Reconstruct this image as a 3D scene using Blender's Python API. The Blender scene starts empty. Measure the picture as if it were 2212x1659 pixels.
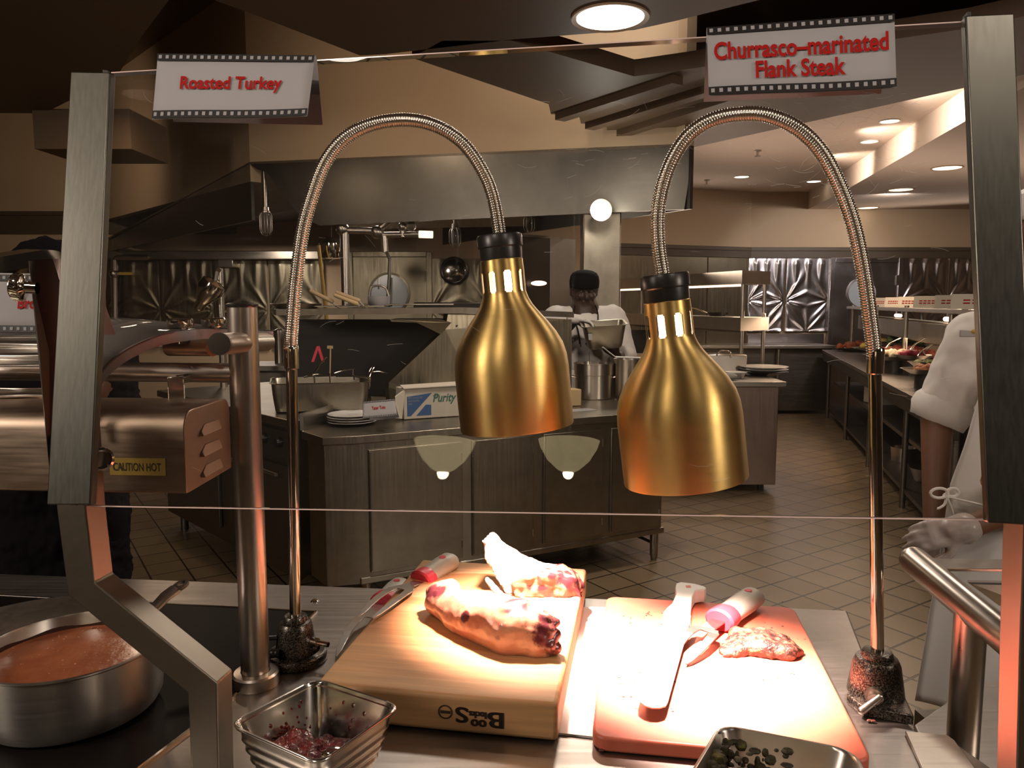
import bpy, bmesh, math, random
from mathutils import Vector, Matrix, noise
random.seed(7)
SC = bpy.context.scene
COL = SC.collection
R = math.radians

# ---------------------------------------------------------------- camera
CAM_Z = 1.52
PITCH = math.atan(0.105)
cd = bpy.data.cameras.new('camera')
cd.sensor_width = 36.0
cd.lens = 36.0 * 1660.0 / 2212.0
cd.clip_start = 0.05
cam = bpy.data.objects.new('camera', cd)
cam.location = (0, 0, CAM_Z)
cam.rotation_euler = (math.pi / 2 - PITCH, 0, 0)
COL.objects.link(cam)
SC.camera = cam

# ---------------------------------------------------------------- exposure, world
SC.view_settings.view_transform = 'Standard'
SC.view_settings.look = 'None'
SC.view_settings.exposure = 0.12
SC.view_settings.gamma = 1.0
SC.view_settings.use_curve_mapping = False
cy = SC.cycles
cy.use_denoising = True
cy.max_bounces = 10
cy.diffuse_bounces = 3
cy.glossy_bounces = 4
cy.transmission_bounces = 6
cy.transparent_max_bounces = 16
cy.caustics_reflective = False
cy.caustics_refractive = False
cy.sample_clamp_indirect = 4.0
w = bpy.data.worlds.new('world')
SC.world = w
w.use_nodes = True
w.node_tree.nodes['Background'].inputs[0].default_value = (1.0, 0.72, 0.5, 1)
w.node_tree.nodes['Background'].inputs[1].default_value = 0.02


def area(name, loc, target, size, power, color, size_y=None, spread=180):
    l = bpy.data.lights.new(name, 'AREA')
    l.energy = power
    l.color = color
    l.size = size
    l.spread = R(spread)
    if size_y:
        l.shape = 'RECTANGLE'
        l.size_y = size_y
    else:
        l.shape = 'DISK'
    o = bpy.data.objects.new(name, l)
    o.location = loc
    o.rotation_euler = (Vector(target) - Vector(loc)).to_track_quat('-Z', 'Y').to_euler()
    COL.objects.link(o)
    return o


def spot(name, loc, target, power, color, cone=80, blend=0.8, rad=0.05):
    l = bpy.data.lights.new(name, 'SPOT')
    l.energy = power
    l.color = color
    l.spot_size = R(cone)
    l.spot_blend = blend
    l.shadow_soft_size = rad
    o = bpy.data.objects.new(name, l)
    o.location = loc
    o.rotation_euler = (Vector(target) - Vector(loc)).to_track_quat('-Z', 'Y').to_euler()
    COL.objects.link(o)
    return o


def point(name, loc, power, color, rad=0.05):
    l = bpy.data.lights.new(name, 'POINT')
    l.energy = power
    l.color = color
    l.shadow_soft_size = rad
    o = bpy.data.objects.new(name, l)
    o.location = loc
    COL.objects.link(o)
    return o


WARM = (1.0, 0.74, 0.52)
NEUT = (1.0, 0.86, 0.74)
HEAT = (1.0, 0.66, 0.58)
# recessed and hood lamps, mixed with added fill lights that have no fixture
area('ceiling_lamp_station', (0.477, 3.85, 2.88), (0.477, 3.85, 0), 0.26, 22, NEUT)
spot('wall_washer', (0.80, 5.2, 3.75), (0.70, 6.36, 3.85), 40, NEUT, 95, 0.8, 0.05)
spot('soffit_fill_left', (-1.3, 5.2, 3.3), (-0.9, 6.7, 3.15), 22, WARM, 130, 1.0, 0.1)  # added fill that brightens the left of the soffit wall, no fixture
spot('soffit_fill_mid', (0.2, 4.9, 3.4), (0.5, 6.4, 3.1), 15, WARM, 130, 1.0, 0.1)  # added likewise for the middle of the soffit wall
spot('wall_fill_far_left', (-4.6, 7.2, 3.3), (-5.6, 10.2, 3.1), 40, WARM, 120, 1.0, 0.1)  # added to lift the far left wall, no lamp stands there
area('fill_kitchen_left', (-2.4, 5.2, 2.88), (-2.4, 5.2, 0), 0.3, 7, WARM)  # ambient fill added over the range side
area('ceiling_lamp_hood_a', (-1.2, 7.6, 2.6), (-1.2, 7.6, 0), 0.4, 13, NEUT)
area('ceiling_lamp_hood_b', (-3.0, 9.2, 2.28), (-3.0, 9.2, 0), 0.5, 15, NEUT)
area('ceiling_lamp_pass', (2.2, 8.0, 3.0), (2.2, 8.0, 0), 0.3, 26, NEUT)
area('ceiling_lamp_buffet_a', (3.6, 7.0, 2.85), (3.6, 7.0, 0), 0.3, 26, WARM)
area('ceiling_lamp_buffet_b', (4.7, 9.6, 2.85), (4.9, 11.2, 1.0), 0.3, 20, (1, .9, .86))
area('ceiling_fill_far', (5.4, 10.9, 2.36), (4.6, 9.6, 3.1), 3.6, 8, NEUT, 0.1)  # added fill thrown up at the far right ceiling
spot('panel_fill', (4.3, 8.0, 2.84), (4.2, 11.2, 1.55), 150, (1, .94, .96), 56, .5, .12)  # invented spot that brightens the quilted far panels
area('ceiling_fill_angled', (2.3, 10.4, 2.36), (2.6, 9.2, 3.1), 1.6, 4, NEUT, 0.1)  # added upward fill above the angled wall's trim
area('pass_fill', (1.95, 7.9, 1.9), (2.6, 7.2, 3.1), 2.2, 11, (1, .80, .66), 0.25)  # upward fill added for the pinkish ceiling, without a fixture
area('buffet_fill', (4.0, 7.6, 1.75), (4.2, 7.0, 2.9), 3.0, 12, (1, .80, .66), 0.2)  # second added fill for that ceiling, also without a fixture
area('fill_aisle', (1.7, 2.9, 2.88), (1.7, 2.9, 0), 0.3, 9, NEUT)  # ambient fill added over the aisle
area('cabinet_fill', (-0.35, 3.15, 2.88), (-0.35, 3.15, 0), 0.3, 9, NEUT)  # added to brighten the plates and the cabinet below
area('dining_fill_left', (-3.4, -0.5, 2.5), (-0.3, 1.1, 1.1), 0.8, 55, NEUT)  # added fill from the viewer's left, lifts the brass and steel
area('dining_fill_right', (3.4, -0.8, 2.5), (0.3, 1.1, 1.1), 0.8, 45, NEUT)  # its added counterpart on the viewer's right
area('dining_fill_a', (-0.9, -0.30, 2.86), (-0.7, 0.3, 0), 0.35, 12, NEUT)  # added viewer-side fill, placed clear of the glass reflection
area('dining_fill_b', (1.0, -0.35, 2.86), (0.8, 0.3, 0), 0.35, 8, NEUT)  # right half of the same added fill


# ---------------------------------------------------------------- measuring helpers
def ray(u, v):
    a = (u - 1106.0) / 1660.0
    b = -(v - 829.5) / 1660.0
    c, s = math.cos(PITCH), math.sin(PITCH)
    y = c + b * s
    return Vector((a / y, 1.0, (-s + b * c) / y))


def PY(u, v, y):
    return Vector((0, 0, CAM_Z)) + ray(u, v) * y


def PZ(u, v, z):
    r = ray(u, v)
    return Vector((0, 0, CAM_Z)) + r * ((z - CAM_Z) / r.z)


def on_plane(u, v, p0, n):
    o = Vector((0, 0, CAM_Z))
    r = ray(u, v)
    return o + r * ((p0 - o).dot(n) / r.dot(n))


# ---------------------------------------------------------------- mesh helpers
WM = {}


class G:
    """collects shapes, then links them as one mesh object"""

    def __init__(self):
        self.bm = bmesh.new()
        self.mi = 0

    def _tag(self, faces):
        for f in faces:
            f.material_index = self.mi

    def face(self, pts):
        f = self.bm.faces.new([self.bm.verts.new(p) for p in pts])
        f.material_index = self.mi
        return f

    def hull8(self, p):
        """eight corners: bottom ring 0-3 (ccw), top ring 4-7"""
        vs = [self.bm.verts.new(q) for q in p]
        fs = [self.bm.faces.new([vs[i] for i in f]) for f in
              ((3, 2, 1, 0), (4, 5, 6, 7), (0, 1, 5, 4), (1, 2, 6, 5), (2, 3, 7, 6), (3, 0, 4, 7))]
        self._tag(fs)
        return self

    def box(self, c, s, rz=0.0, M=None):
        m = Matrix.Translation(Vector(c)) @ Matrix.Rotation(rz, 4, 'Z')
        if M is not None:
            m = M @ m
        x, y, z = s[0] / 2, s[1] / 2, s[2] / 2
        return self.hull8([m @ Vector(q) for q in
                           ((-x, -y, -z), (x, -y, -z), (x, y, -z), (-x, y, -z),
                            (-x, -y, z), (x, -y, z), (x, y, z), (-x, y, z))])

    def prism(self, poly, d0, d1, M=None):
        """poly of (x, y) extruded along z from d0 to d1"""
        M = M or Matrix()
        n = len(poly)
        a = [self.bm.verts.new(M @ Vector((p[0], p[1], d0))) for p in poly]
        b = [self.bm.verts.new(M @ Vector((p[0], p[1], d1))) for p in poly]
        fs = [self.bm.faces.new(list(reversed(a))), self.bm.faces.new(b)]
        for i in range(n):
            j = (i + 1) % n
            fs.append(self.bm.faces.new((a[i], a[j], b[j], b[i])))
        self._tag(fs)
        return self

    def sweep3(self, pts_a, pts_b):
        """two matching 3-D outlines joined as a solid"""
        n = len(pts_a)
        a = [self.bm.verts.new(p) for p in pts_a]
        b = [self.bm.verts.new(p) for p in pts_b]
        fs = [self.bm.faces.new(list(reversed(a))), self.bm.faces.new(b)]
        for i in range(n):
            j = (i + 1) % n
            fs.append(self.bm.faces.new((a[i], a[j], b[j], b[i])))
        self._tag(fs)
        return self

    def tube(self, pts, r, n=12, cap=True, closed=False):
        pts = [Vector(p) for p in pts]
        k = len(pts)
        rr = r if isinstance(r, (list, tuple)) else [r] * k
        tans = []
        for i in range(k):
            if closed:
                t = pts[(i + 1) % k] - pts[i - 1]
            else:
                t = pts[min(i + 1, k - 1)] - pts[max(i - 1, 0)]
            tans.append(t.normalized())
        up = Vector((0, 0, 1)) if abs(tans[0].z) < 0.9 else Vector((1, 0, 0))
        nx = tans[0].cross(up).normalized()
        rings = []
        for i in range(k):
            t = tans[i]
            nx = (nx - t * nx.dot(t)).normalized()
            ny = t.cross(nx)
            q = rr[i]
            qa, qb = q if isinstance(q, (list, tuple)) else (q, q)
            rings.append([self.bm.verts.new(pts[i] + nx * (qa * math.cos(2 * math.pi * j / n)) + ny * (qb * math.sin(2 * math.pi * j / n))) for j in range(n)])
        fs = []
        for i in range(k if closed else k - 1):
            a, b = rings[i], rings[(i + 1) % k]
            for j in range(n):
                m = (j + 1) % n
                fs.append(self.bm.faces.new((a[j], a[m], b[m], b[j])))
        if cap and not closed:
            fs.append(self.bm.faces.new(list(reversed(rings[0]))))
            fs.append(self.bm.faces.new(rings[-1]))
        self._tag(fs)
        return self

    def lathe(self, prof, n=32, M=None, skip=None):
        """prof of (r, z); skip(i, j) leaves a face out"""
        M = M or Matrix()
        rings = []
        for r, z in prof:
            if r < 1e-6:
                rings.append([self.bm.verts.new(M @ Vector((0, 0, z)))])
            else:
                rings.append([self.bm.verts.new(M @ Vector((r * math.cos(2 * math.pi * j / n), r * math.sin(2 * math.pi * j / n), z))) for j in range(n)])
        fs = []
        for i in range(len(rings) - 1):
            a, b = rings[i], rings[i + 1]
            for j in range(n):
                if skip and skip(i, j):
                    continue
                m = (j + 1) % n
                if len(a) == 1 and len(b) == 1:
                    continue
                if len(a) == 1:
                    fs.append(self.bm.faces.new((a[0], b[m], b[j])))
                elif len(b) == 1:
                    fs.append(self.bm.faces.new((a[j], a[m], b[0])))
                else:
                    fs.append(self.bm.faces.new((a[j], a[m], b[m], b[j])))
        self._tag(fs)
        return self

    def cyl(self, a, b, r, n=20, r2=None):
        a, b = Vector(a), Vector(b)
        return self.tube([a, b], [r, r if r2 is None else r2], n)

    def ball(self, c, r, n=12, M=None):
        rx, ry, rz = r if isinstance(r, (list, tuple)) else (r, r, r)
        m = Matrix.Translation(Vector(c)) @ Matrix.Diagonal((rx, ry, rz, 1))
        if M is not None:
            m = M @ m
        k = max(4, n // 2)
        return self.lathe([(math.sin(math.pi * i / k), -math.cos(math.pi * i / k)) if 0 < i < k else (0, -math.cos(math.pi * i / k)) for i in range(k + 1)], n, m)

    def capsule(self, a, b, ra, rb, n=14, k=4):
        """tapered limb with round ends"""
        a, b = Vector(a), Vector(b)
        t = (b - a)
        if t.length < 1e-5:
            return self.ball(a, ra, n)
        t = t.normalized()
        pts, rr = [], []
        for i in range(k):
            s = math.pi / 2 * (i + 0.15) / k
            pts.append(a - t * (ra * math.cos(s))); rr.append(max(ra * math.sin(s), ra * 0.05))
        pts.append(a); rr.append(ra)
        pts.append(b); rr.append(rb)
        for i in reversed(range(k)):
            s = math.pi / 2 * (i + 0.15) / k
            pts.append(b + t * (rb * math.cos(s))); rr.append(max(rb * math.sin(s), rb * 0.05))
        return self.tube(pts, rr, n)

    def grid(self, fn, nu, nv):
        """surface fn(s, t) with s, t in 0..1"""
        vs = [[self.bm.verts.new(fn(i / nu, j / nv)) for i in range(nu + 1)] for j in range(nv + 1)]
        fs = []
        for j in range(nv):
            for i in range(nu):
                fs.append(self.bm.faces.new((vs[j][i], vs[j][i + 1], vs[j + 1][i + 1], vs[j + 1][i])))
        self._tag(fs)
        return self

    def add_mesh(self, me, M):
        b2 = bmesh.new()
        b2.from_mesh(me)
        b2.transform(M)
        vm = {v: self.bm.verts.new(v.co) for v in b2.verts}
        fs = []
        for f in b2.faces:
            try:
                fs.append(self.bm.faces.new([vm[v] for v in f.verts]))
            except ValueError:
                pass
        self._tag(fs)
        b2.free()
        return self

    def out(self, name, mat, parent=None, bevel=0.0, seg=2, smooth=True, world=True, angle=35, solid=0.0, subsurf=0, fix=True):
        """world: the shapes were given in world space; they are brought into the parent's frame"""
        if fix:
            bmesh.ops.recalc_face_normals(self.bm, faces=self.bm.faces)
        root = parent
        while root is not None and root.parent is not None:
            root = root.parent
        if world and root is not None and root.name in WM:
            self.bm.transform(WM[root.name].inverted())
        me = bpy.data.meshes.new(name)
        self.bm.to_mesh(me)
        self.bm.free()
        for m in (mat if isinstance(mat, (list, tuple)) else [mat]):
            me.materials.append(m)
        if smooth:
            me.shade_smooth()
            me.set_sharp_from_angle(angle=R(angle))
        o = bpy.data.objects.new(name, me)
        COL.objects.link(o)
        if parent is not None:
            o.parent = parent
        if solid:
            md = o.modifiers.new('solid', 'SOLIDIFY')
            md.thickness = solid
            md.offset = 0
        if bevel:
            md = o.modifiers.new('bevel', 'BEVEL')
            md.width = bevel
            md.segments = seg
            md.limit_method = 'ANGLE'
            md.angle_limit = R(40)
            md.harden_normals = False
        if subsurf:
            md = o.modifiers.new('sub', 'SUBSURF')
            md.levels = subsurf
            md.render_levels = subsurf
        return o


def thing(name, label, cat, loc=(0, 0, 0), rz=0.0, group=None):
    o = bpy.data.objects.new(name, None)
    o.empty_display_size = 0.05
    COL.objects.link(o)
    o.location = loc
    o.rotation_euler = (0, 0, rz)
    o['label'] = label
    o['category'] = cat
    if group:
        o['group'] = group
    WM[o.name] = Matrix.Translation(Vector(loc)) @ Matrix.Rotation(rz, 4, 'Z')
    return o


def tag(o, label, cat, group=None, kind=None):
    o['label'] = label
    o['category'] = cat
    if group:
        o['group'] = group
    if kind:
        o['kind'] = kind
    return o


def struct(o):
    o['kind'] = 'structure'
    return o


def dup(root, loc, rz, label=None, group=None):
    r = root.copy()
    COL.objects.link(r)
    r.location = loc
    r.rotation_euler = (0, 0, rz)
    if label:
        r['label'] = label
    if group:
        r['group'] = group
    for ch in list(root.children):
        c = ch.copy()
        COL.objects.link(c)
        c.parent = r
        for g in list(ch.children):
            d = g.copy()
            COL.objects.link(d)
            d.parent = c
    return r


def text_mesh(s, bold=0.0, extrude=0.0, shear=0.0, spacing=1.0):
    cu = bpy.data.curves.new('lettering', 'FONT')
    cu.body = s
    cu.size = 1.0
    cu.offset = bold
    cu.extrude = extrude
    cu.shear = shear
    cu.space_character = spacing
    cu.resolution_u = 4
    ob = bpy.data.objects.new('lettering', cu)
    COL.objects.link(ob)
    bpy.context.view_layer.update()
    me = bpy.data.meshes.new_from_object(ob.evaluated_get(bpy.context.evaluated_depsgraph_get()))
    bpy.data.objects.remove(ob)
    return me


def put_text(g, me, fn, s0, t0, s1, t1, flip=False):
    """bends a text mesh onto fn(s, t, off), fitted into the box"""
    xs = [v.co.x for v in me.vertices]
    ys = [v.co.y for v in me.vertices]
    x0, x1, y0, y1 = min(xs), max(xs), min(ys), max(ys)
    m2 = me.copy()
    for v in m2.vertices:
        a = (v.co.x - x0) / (x1 - x0)
        b = (v.co.y - y0) / (y1 - y0)
        if flip:
            a, b = 1 - a, 1 - b
        v.co = fn(s0 + (s1 - s0) * a, t0 + (t1 - t0) * b, 0.0)
    g.add_mesh(m2, Matrix())


def quad_fn(p00, p10, p11, p01, lift=0.0):
    n = (p10 - p00).cross(p01 - p00).normalized()

    def fn(s, t, off=0.0):
        return (p00 * (1 - s) + p10 * s) * (1 - t) + (p01 * (1 - s) + p11 * s) * t + n * (off + lift)
    return fn


def catmull(pts, k=8):
    pts = [Vector(p) for p in pts]
    out = []
    for i in range(len(pts) - 1):
        p0, p1, p2, p3 = pts[max(i - 1, 0)], pts[i], pts[i + 1], pts[min(i + 2, len(pts) - 1)]
        for j in range(k):
            t = j / k
            out.append(0.5 * ((2 * p1) + (p2 - p0) * t + (2 * p0 - 5 * p1 + 4 * p2 - p3) * t * t + (3 * p1 - p0 - 3 * p2 + p3) * t ** 3))
    out.append(pts[-1])
    return out


def remeshed(g, voxel, smooth_it=6, fn=None):
    """fuses overlapping shapes into one continuous surface; fn(co) may displace it"""
    bmesh.ops.recalc_face_normals(g.bm, faces=g.bm.faces)
    me = bpy.data.meshes.new('fused')
    g.bm.to_mesh(me)
    g.bm.free()
    ob = bpy.data.objects.new('fused', me)
    COL.objects.link(ob)
    md = ob.modifiers.new('r', 'REMESH')
    md.mode = 'VOXEL'
    md.voxel_size = voxel
    if smooth_it:
        ms = ob.modifiers.new('s', 'SMOOTH')
        ms.factor = 0.5
        ms.iterations = smooth_it
    bpy.context.view_layer.update()
    m2 = bpy.data.meshes.new_from_object(ob.evaluated_get(bpy.context.evaluated_depsgraph_get()))
    bpy.data.objects.remove(ob)
    g2 = G()
    g2.bm.from_mesh(m2)
    if fn:
        g2.bm.normal_update()
        new = [(v, fn(v.co.copy(), v.normal.copy())) for v in g2.bm.verts]
        for v, c in new:
            v.co = c
    return g2


# ---------------------------------------------------------------- materials
MATS = {}


def mat(name, color, rough=0.5, metal=0.0, **k):
    m = bpy.data.materials.new(name)
    m.use_nodes = True
    b = m.node_tree.nodes['Principled BSDF']
    b.inputs['Base Color'].default_value = (*color, 1)
    b.inputs['Roughness'].default_value = rough
    b.inputs['Metallic'].default_value = metal
    if 'spec' in k:
        b.inputs['Specular IOR Level'].default_value = k['spec']
    if 'emit' in k:
        b.inputs['Emission Color'].default_value = (*k['emit'], 1)
        b.inputs['Emission Strength'].default_value = k.get('power', 1.0)
    if 'sss' in k:
        b.inputs['Subsurface Weight'].default_value = k['sss']
        b.inputs['Subsurface Radius'].default_value = (0.02, 0.008, 0.004)
    if 'coat' in k:
        b.inputs['Coat Weight'].default_value = k['coat']
        b.inputs['Coat Roughness'].default_value = 0.15
    MATS[name] = m
    return m


def nd(m, t, **k):
    n = m.node_tree.nodes.new(t)
    for a, v in k.items():
        if a.startswith('i_'):
            n.inputs[a[2:].replace('_', ' ')].default_value = v
        else:
            setattr(n, a, v)
    return n


def lk(m, a, ao, b, bi):
    m.node_tree.links.new(a.outputs[ao], b.inputs[bi])


def coords(m, scale=(1, 1, 1), rot=(0, 0, 0), kind='Object'):
    tc = nd(m, 'ShaderNodeTexCoord')
    mp = nd(m, 'ShaderNodeMapping')
    mp.inputs['Scale'].default_value = scale
    mp.inputs['Rotation'].default_value = rot
    lk(m, tc, kind, mp, 'Vector')
    return mp


def ramp(m, stops):
    r = nd(m, 'ShaderNodeValToRGB')
    e = r.color_ramp.elements
    while len(e) < len(stops):
        e.new(0.5)
    for i, (p, c) in enumerate(stops):
        e[i].position = p
        e[i].color = (*c, 1) if len(c) == 3 else c
    return r


def brushed(name, color, rough, scale=(3, 3, 200), bump=0.06, var=0.12, dirt=0.0, aniso=0.0):
    m = mat(name, color, rough, 1.0)
    b = m.node_tree.nodes['Principled BSDF']
    mp = coords(m, scale)
    nz = nd(m, 'ShaderNodeTexNoise', i_Scale=1.0, i_Detail=2.0)
    lk(m, mp, 'Vector', nz, 'Vector')
    mr = nd(m, 'ShaderNodeMapRange')
    mr.inputs['To Min'].default_value = max(rough - var, 0.02)
    mr.inputs['To Max'].default_value = rough + var
    lk(m, nz, 'Fac', mr, 'Value')
    lk(m, mr, 'Result', b, 'Roughness')
    if bump:
        bp = nd(m, 'ShaderNodeBump', i_Strength=bump, i_Distance=0.002)
        lk(m, nz, 'Fac', bp, 'Height')
        lk(m, bp, 'Normal', b, 'Normal')
    # smudges: broad faint change of tone from wear
    mp2 = coords(m, (1, 1, 1))
    n2 = nd(m, 'ShaderNodeTexNoise', i_Scale=7.0, i_Detail=5.0, i_Roughness=0.65)
    lk(m, mp2, 'Vector', n2, 'Vector')
    rp = ramp(m, [(0.3, tuple(c * (0.86 - dirt) for c in color)), (0.7, color)])
    lk(m, n2, 'Fac', rp, 'Fac')
    lk(m, rp, 'Color', b, 'Base Color')
    if aniso:
        b.inputs['Anisotropic'].default_value = aniso
        b.inputs['Anisotropic Rotation'].default_value = 0.25
        tg = nd(m, 'ShaderNodeTangent', direction_type='RADIAL', axis='Z')
        lk(m, tg, 'Tangent', b, 'Tangent')
    return m


STEEL = brushed('steel', (0.56, 0.51, 0.45), 0.32, (4, 4, 160), 0.05)
STEELX = brushed('steel_along', (0.58, 0.53, 0.47), 0.33, (6, 160, 160), 0.05)
COUNTER = brushed('counter_steel', (0.46, 0.42, 0.38), 0.38, (4, 150, 4), 0.05, 0.1, 0.1)
POSTST = brushed('post_steel', (0.145, 0.14, 0.118), 0.36, (300, 300, 5), 0.015, 0.05)
LEGST = brushed('leg_steel', (0.27, 0.235, 0.19), 0.40, (90, 90, 90), 0.0, 0.03)
DARKST = brushed('dark_steel', (0.22, 0.20, 0.17), 0.42, (4, 4, 120), 0.05)
PIPEST = brushed('pipe_steel', (0.60, 0.53, 0.46), 0.30, (40, 40, 40), 0.0, 0.05)
NICKEL = mat('nickel', (0.80, 0.75, 0.67), 0.2, 1.0)
CABST = brushed('cabinet_steel', (0.40, 0.36, 0.29), 0.36, (140, 140, 3), 0.04, 0.1, 0.12)
POTST = brushed('pot_steel', (0.62, 0.57, 0.51), 0.32, (3, 3, 220), 0.012, 0.04, aniso=0.7)
CHROME = mat('chrome', (0.72, 0.66, 0.58), 0.10, 1.0)
BRASS = brushed('brass', (0.80, 0.56, 0.20), 0.42, (2, 2, 260), 0.03, 0.06, 0.02, aniso=0.8)
OLIVE = brushed('olive_steel', (0.33, 0.29, 0.21), 0.34, (80, 80, 3), 0.03)
BLUEST = brushed('blue_steel', (0.62, 0.60, 0.64), 0.24, (3, 3, 3), 0.0)
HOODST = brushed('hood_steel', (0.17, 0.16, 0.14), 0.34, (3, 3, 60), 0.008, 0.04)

BLACKP = mat('black_plastic', (0.012, 0.010, 0.009), 0.32)
BLACKR = mat('black_rubber', (0.015, 0.011, 0.009), 0.6)
BLACKG = mat('black_glass', (0.008, 0.006, 0.005), 0.42, spec=0.07)
WHITEP = mat('white_plastic', (0.72, 0.70, 0.64), 0.38)
GREYP = mat('grey_handle', (0.52, 0.50, 0.42), 0.42)
PINK = mat('red_bolster', (0.75, 0.06, 0.09), 0.35)
REDDOT = mat('red_badge', (0.70, 0.05, 0.03), 0.4)
PAPER = mat('paper', (0.54, 0.52, 0.52), 0.75)
PAPERD = mat('paper_warm', (0.62, 0.56, 0.46), 0.8)
SHEET = mat('white_sheet', (0.80, 0.77, 0.72), 0.5)
FILM = mat('film_black', (0.012, 0.010, 0.010), 0.5)
REDINK = mat('red_ink', (0.36, 0.012, 0.010), 0.7, spec=0.1)
BURN = mat('burnt_ink', (0.035, 0.018, 0.010), 0.7)
YELLOW = mat('yellow_label', (0.52, 0.34, 0.06), 0.5)
INK = mat('dark_ink', (0.05, 0.035, 0.02), 0.6)
TAN = mat('tan_wall', (0.56, 0.42, 0.28), 0.7)
COAT = mat('white_cloth', (0.74, 0.70, 0.66), 0.85)
SKIN = mat('brown_skin', (0.17, 0.075, 0.038), 0.5, 0.0, sss=0.1)
SKIND = mat('deep_brown_skin', (0.045, 0.022, 0.014), 0.5)
BLACKC = mat('black_cloth', (0.006, 0.005, 0.006), 0.9, spec=0.1)
GLOVE = mat('clear_glove', (0.56, 0.47, 0.42), 0.3)
GLOVE.node_tree.nodes['Principled BSDF'].inputs['Alpha'].default_value = 0.7
PORCELAIN = mat('porcelain', (0.74, 0.72, 0.67), 0.18)
WOODH = mat('pale_wood', (0.50, 0.36, 0.20), 0.6)
CARD = mat('tan_card', (0.58, 0.42, 0.22), 0.75)
BLUE = mat('blue_print', (0.05, 0.12, 0.28), 0.6)
GREEN = mat('green_print', (0.05, 0.16, 0.12), 0.6)
MIRROR = mat('mirror_glass', (0.55, 0.52, 0.47), 0.08, 1.0)
FROST = mat('pale_pane', (0.42, 0.46, 0.50), 0.15)
BULB = mat('bulb_glow', (1, 0.8, 0.6), 0.5, 0, emit=(1.0, 0.70, 0.45), power=4.5)
LENS = mat('lamp_lens', (1, 1, 1), 0.5, 0, emit=(1.0, 0.88, 0.66), power=4.0)
DIMLENS = mat('dim_lens', (1, 1, 1), 0.5, 0, emit=(1.0, 0.82, 0.58), power=1.6)
WARMER = mat('warmer_glow', (1, 1, 1), 0.5, 0, emit=(1.0, 0.68, 0.48), power=3.0)
LINER = mat('shade_lining', (0.8, 0.7, 0.58), 0.4)
RUST = brushed('rusty_pipe', (0.36, 0.18, 0.09), 0.45, (50, 50, 50), 0.1, 0.15, 0.3)


def glassy(name, tint, ior=1.45, rough=0.0, haze=0.0):
    """flat sheet: sees straight through, reflects by angle"""
    m = bpy.data.materials.new(name)
    m.use_nodes = True
    nt = m.node_tree
    nt.nodes.remove(nt.nodes['Principled BSDF'])
    outn = nt.nodes['Material Output']
    fr = nd(m, 'ShaderNodeFresnel', i_IOR=ior)
    tr = nd(m, 'ShaderNodeBsdfTransparent')
    tr.inputs['Color'].default_value = (*tint, 1)
    gl = nd(m, 'ShaderNodeBsdfGlossy')
    gl.inputs['Roughness'].default_value = rough
    mx = nd(m, 'ShaderNodeMixShader')
    lk(m, fr, 'Fac', mx, 0)
    nt.links.new(tr.outputs[0], mx.inputs[1])
    nt.links.new(gl.outputs[0], mx.inputs[2])
    last = mx
    if haze:
        df = nd(m, 'ShaderNodeBsdfDiffuse')
        df.inputs['Color'].default_value = (0.8, 0.75, 0.7, 1)
        m2 = nd(m, 'ShaderNodeMixShader')
        m2.inputs[0].default_value = haze
        nt.links.new(mx.outputs[0], m2.inputs[1])
        nt.links.new(df.outputs[0], m2.inputs[2])
        last = m2
    nt.links.new(last.outputs[0], outn.inputs[0])
    return m


PANE = glassy('guard_glass', (0.97, 0.96, 0.94), 1.38, 0.0, 0.005)
ACRYLIC = glassy('acrylic', (0.9, 0.86, 0.86), 1.3, 0.05, 0.12)
EDGE = mat('glass_edge', (0.75, 0.55, 0.50), 0.15, 0, spec=0.8)


def tile_mat():
    m = mat('quarry_tile', (0.3, 0.2, 0.12), 0.32)
    b = m.node_tree.nodes['Principled BSDF']
    mp = coords(m, (1, 1, 1), (0, 0, R(-33.4)))
    br = nd(m, 'ShaderNodeTexBrick', offset=0.0, squash=1.0)
    br.inputs['Scale'].default_value = 1.0
    br.inputs['Brick Width'].default_value = 0.2
    br.inputs['Row Height'].default_value = 0.2
    br.inputs['Mortar Size'].default_value = 0.006
    br.inputs['Mortar Smooth'].default_value = 0.3
    br.inputs['Color1'].default_value = (0.165, 0.118, 0.066, 1)
    br.inputs['Color2'].default_value = (0.20, 0.143, 0.082, 1)
    br.inputs['Mortar'].default_value = (0.022, 0.014, 0.008, 1)
    lk(m, mp, 'Vector', br, 'Vector')
    nz = nd(m, 'ShaderNodeTexNoise', i_Scale=3.0, i_Detail=6.0)
    lk(m, mp, 'Vector', nz, 'Vector')
    mx = nd(m, 'ShaderNodeMixRGB', blend_type='MULTIPLY')
    mx.inputs[0].default_value = 0.5
    rp = ramp(m, [(0.3, (0.62, 0.6, 0.58)), (0.7, (1.1, 1.08, 1.05))])
    lk(m, nz, 'Fac', rp, 'Fac')
    lk(m, br, 'Color', mx, 1)
    lk(m, rp, 'Color', mx, 2)
    lk(m, mx, 'Color', b, 'Base Color')
    bp = nd(m, 'ShaderNodeBump', i_Strength=0.4, i_Distance=0.004, invert=True)
    lk(m, br, 'Fac', bp, 'Height')
    lk(m, bp, 'Normal', b, 'Normal')
    return m


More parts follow.
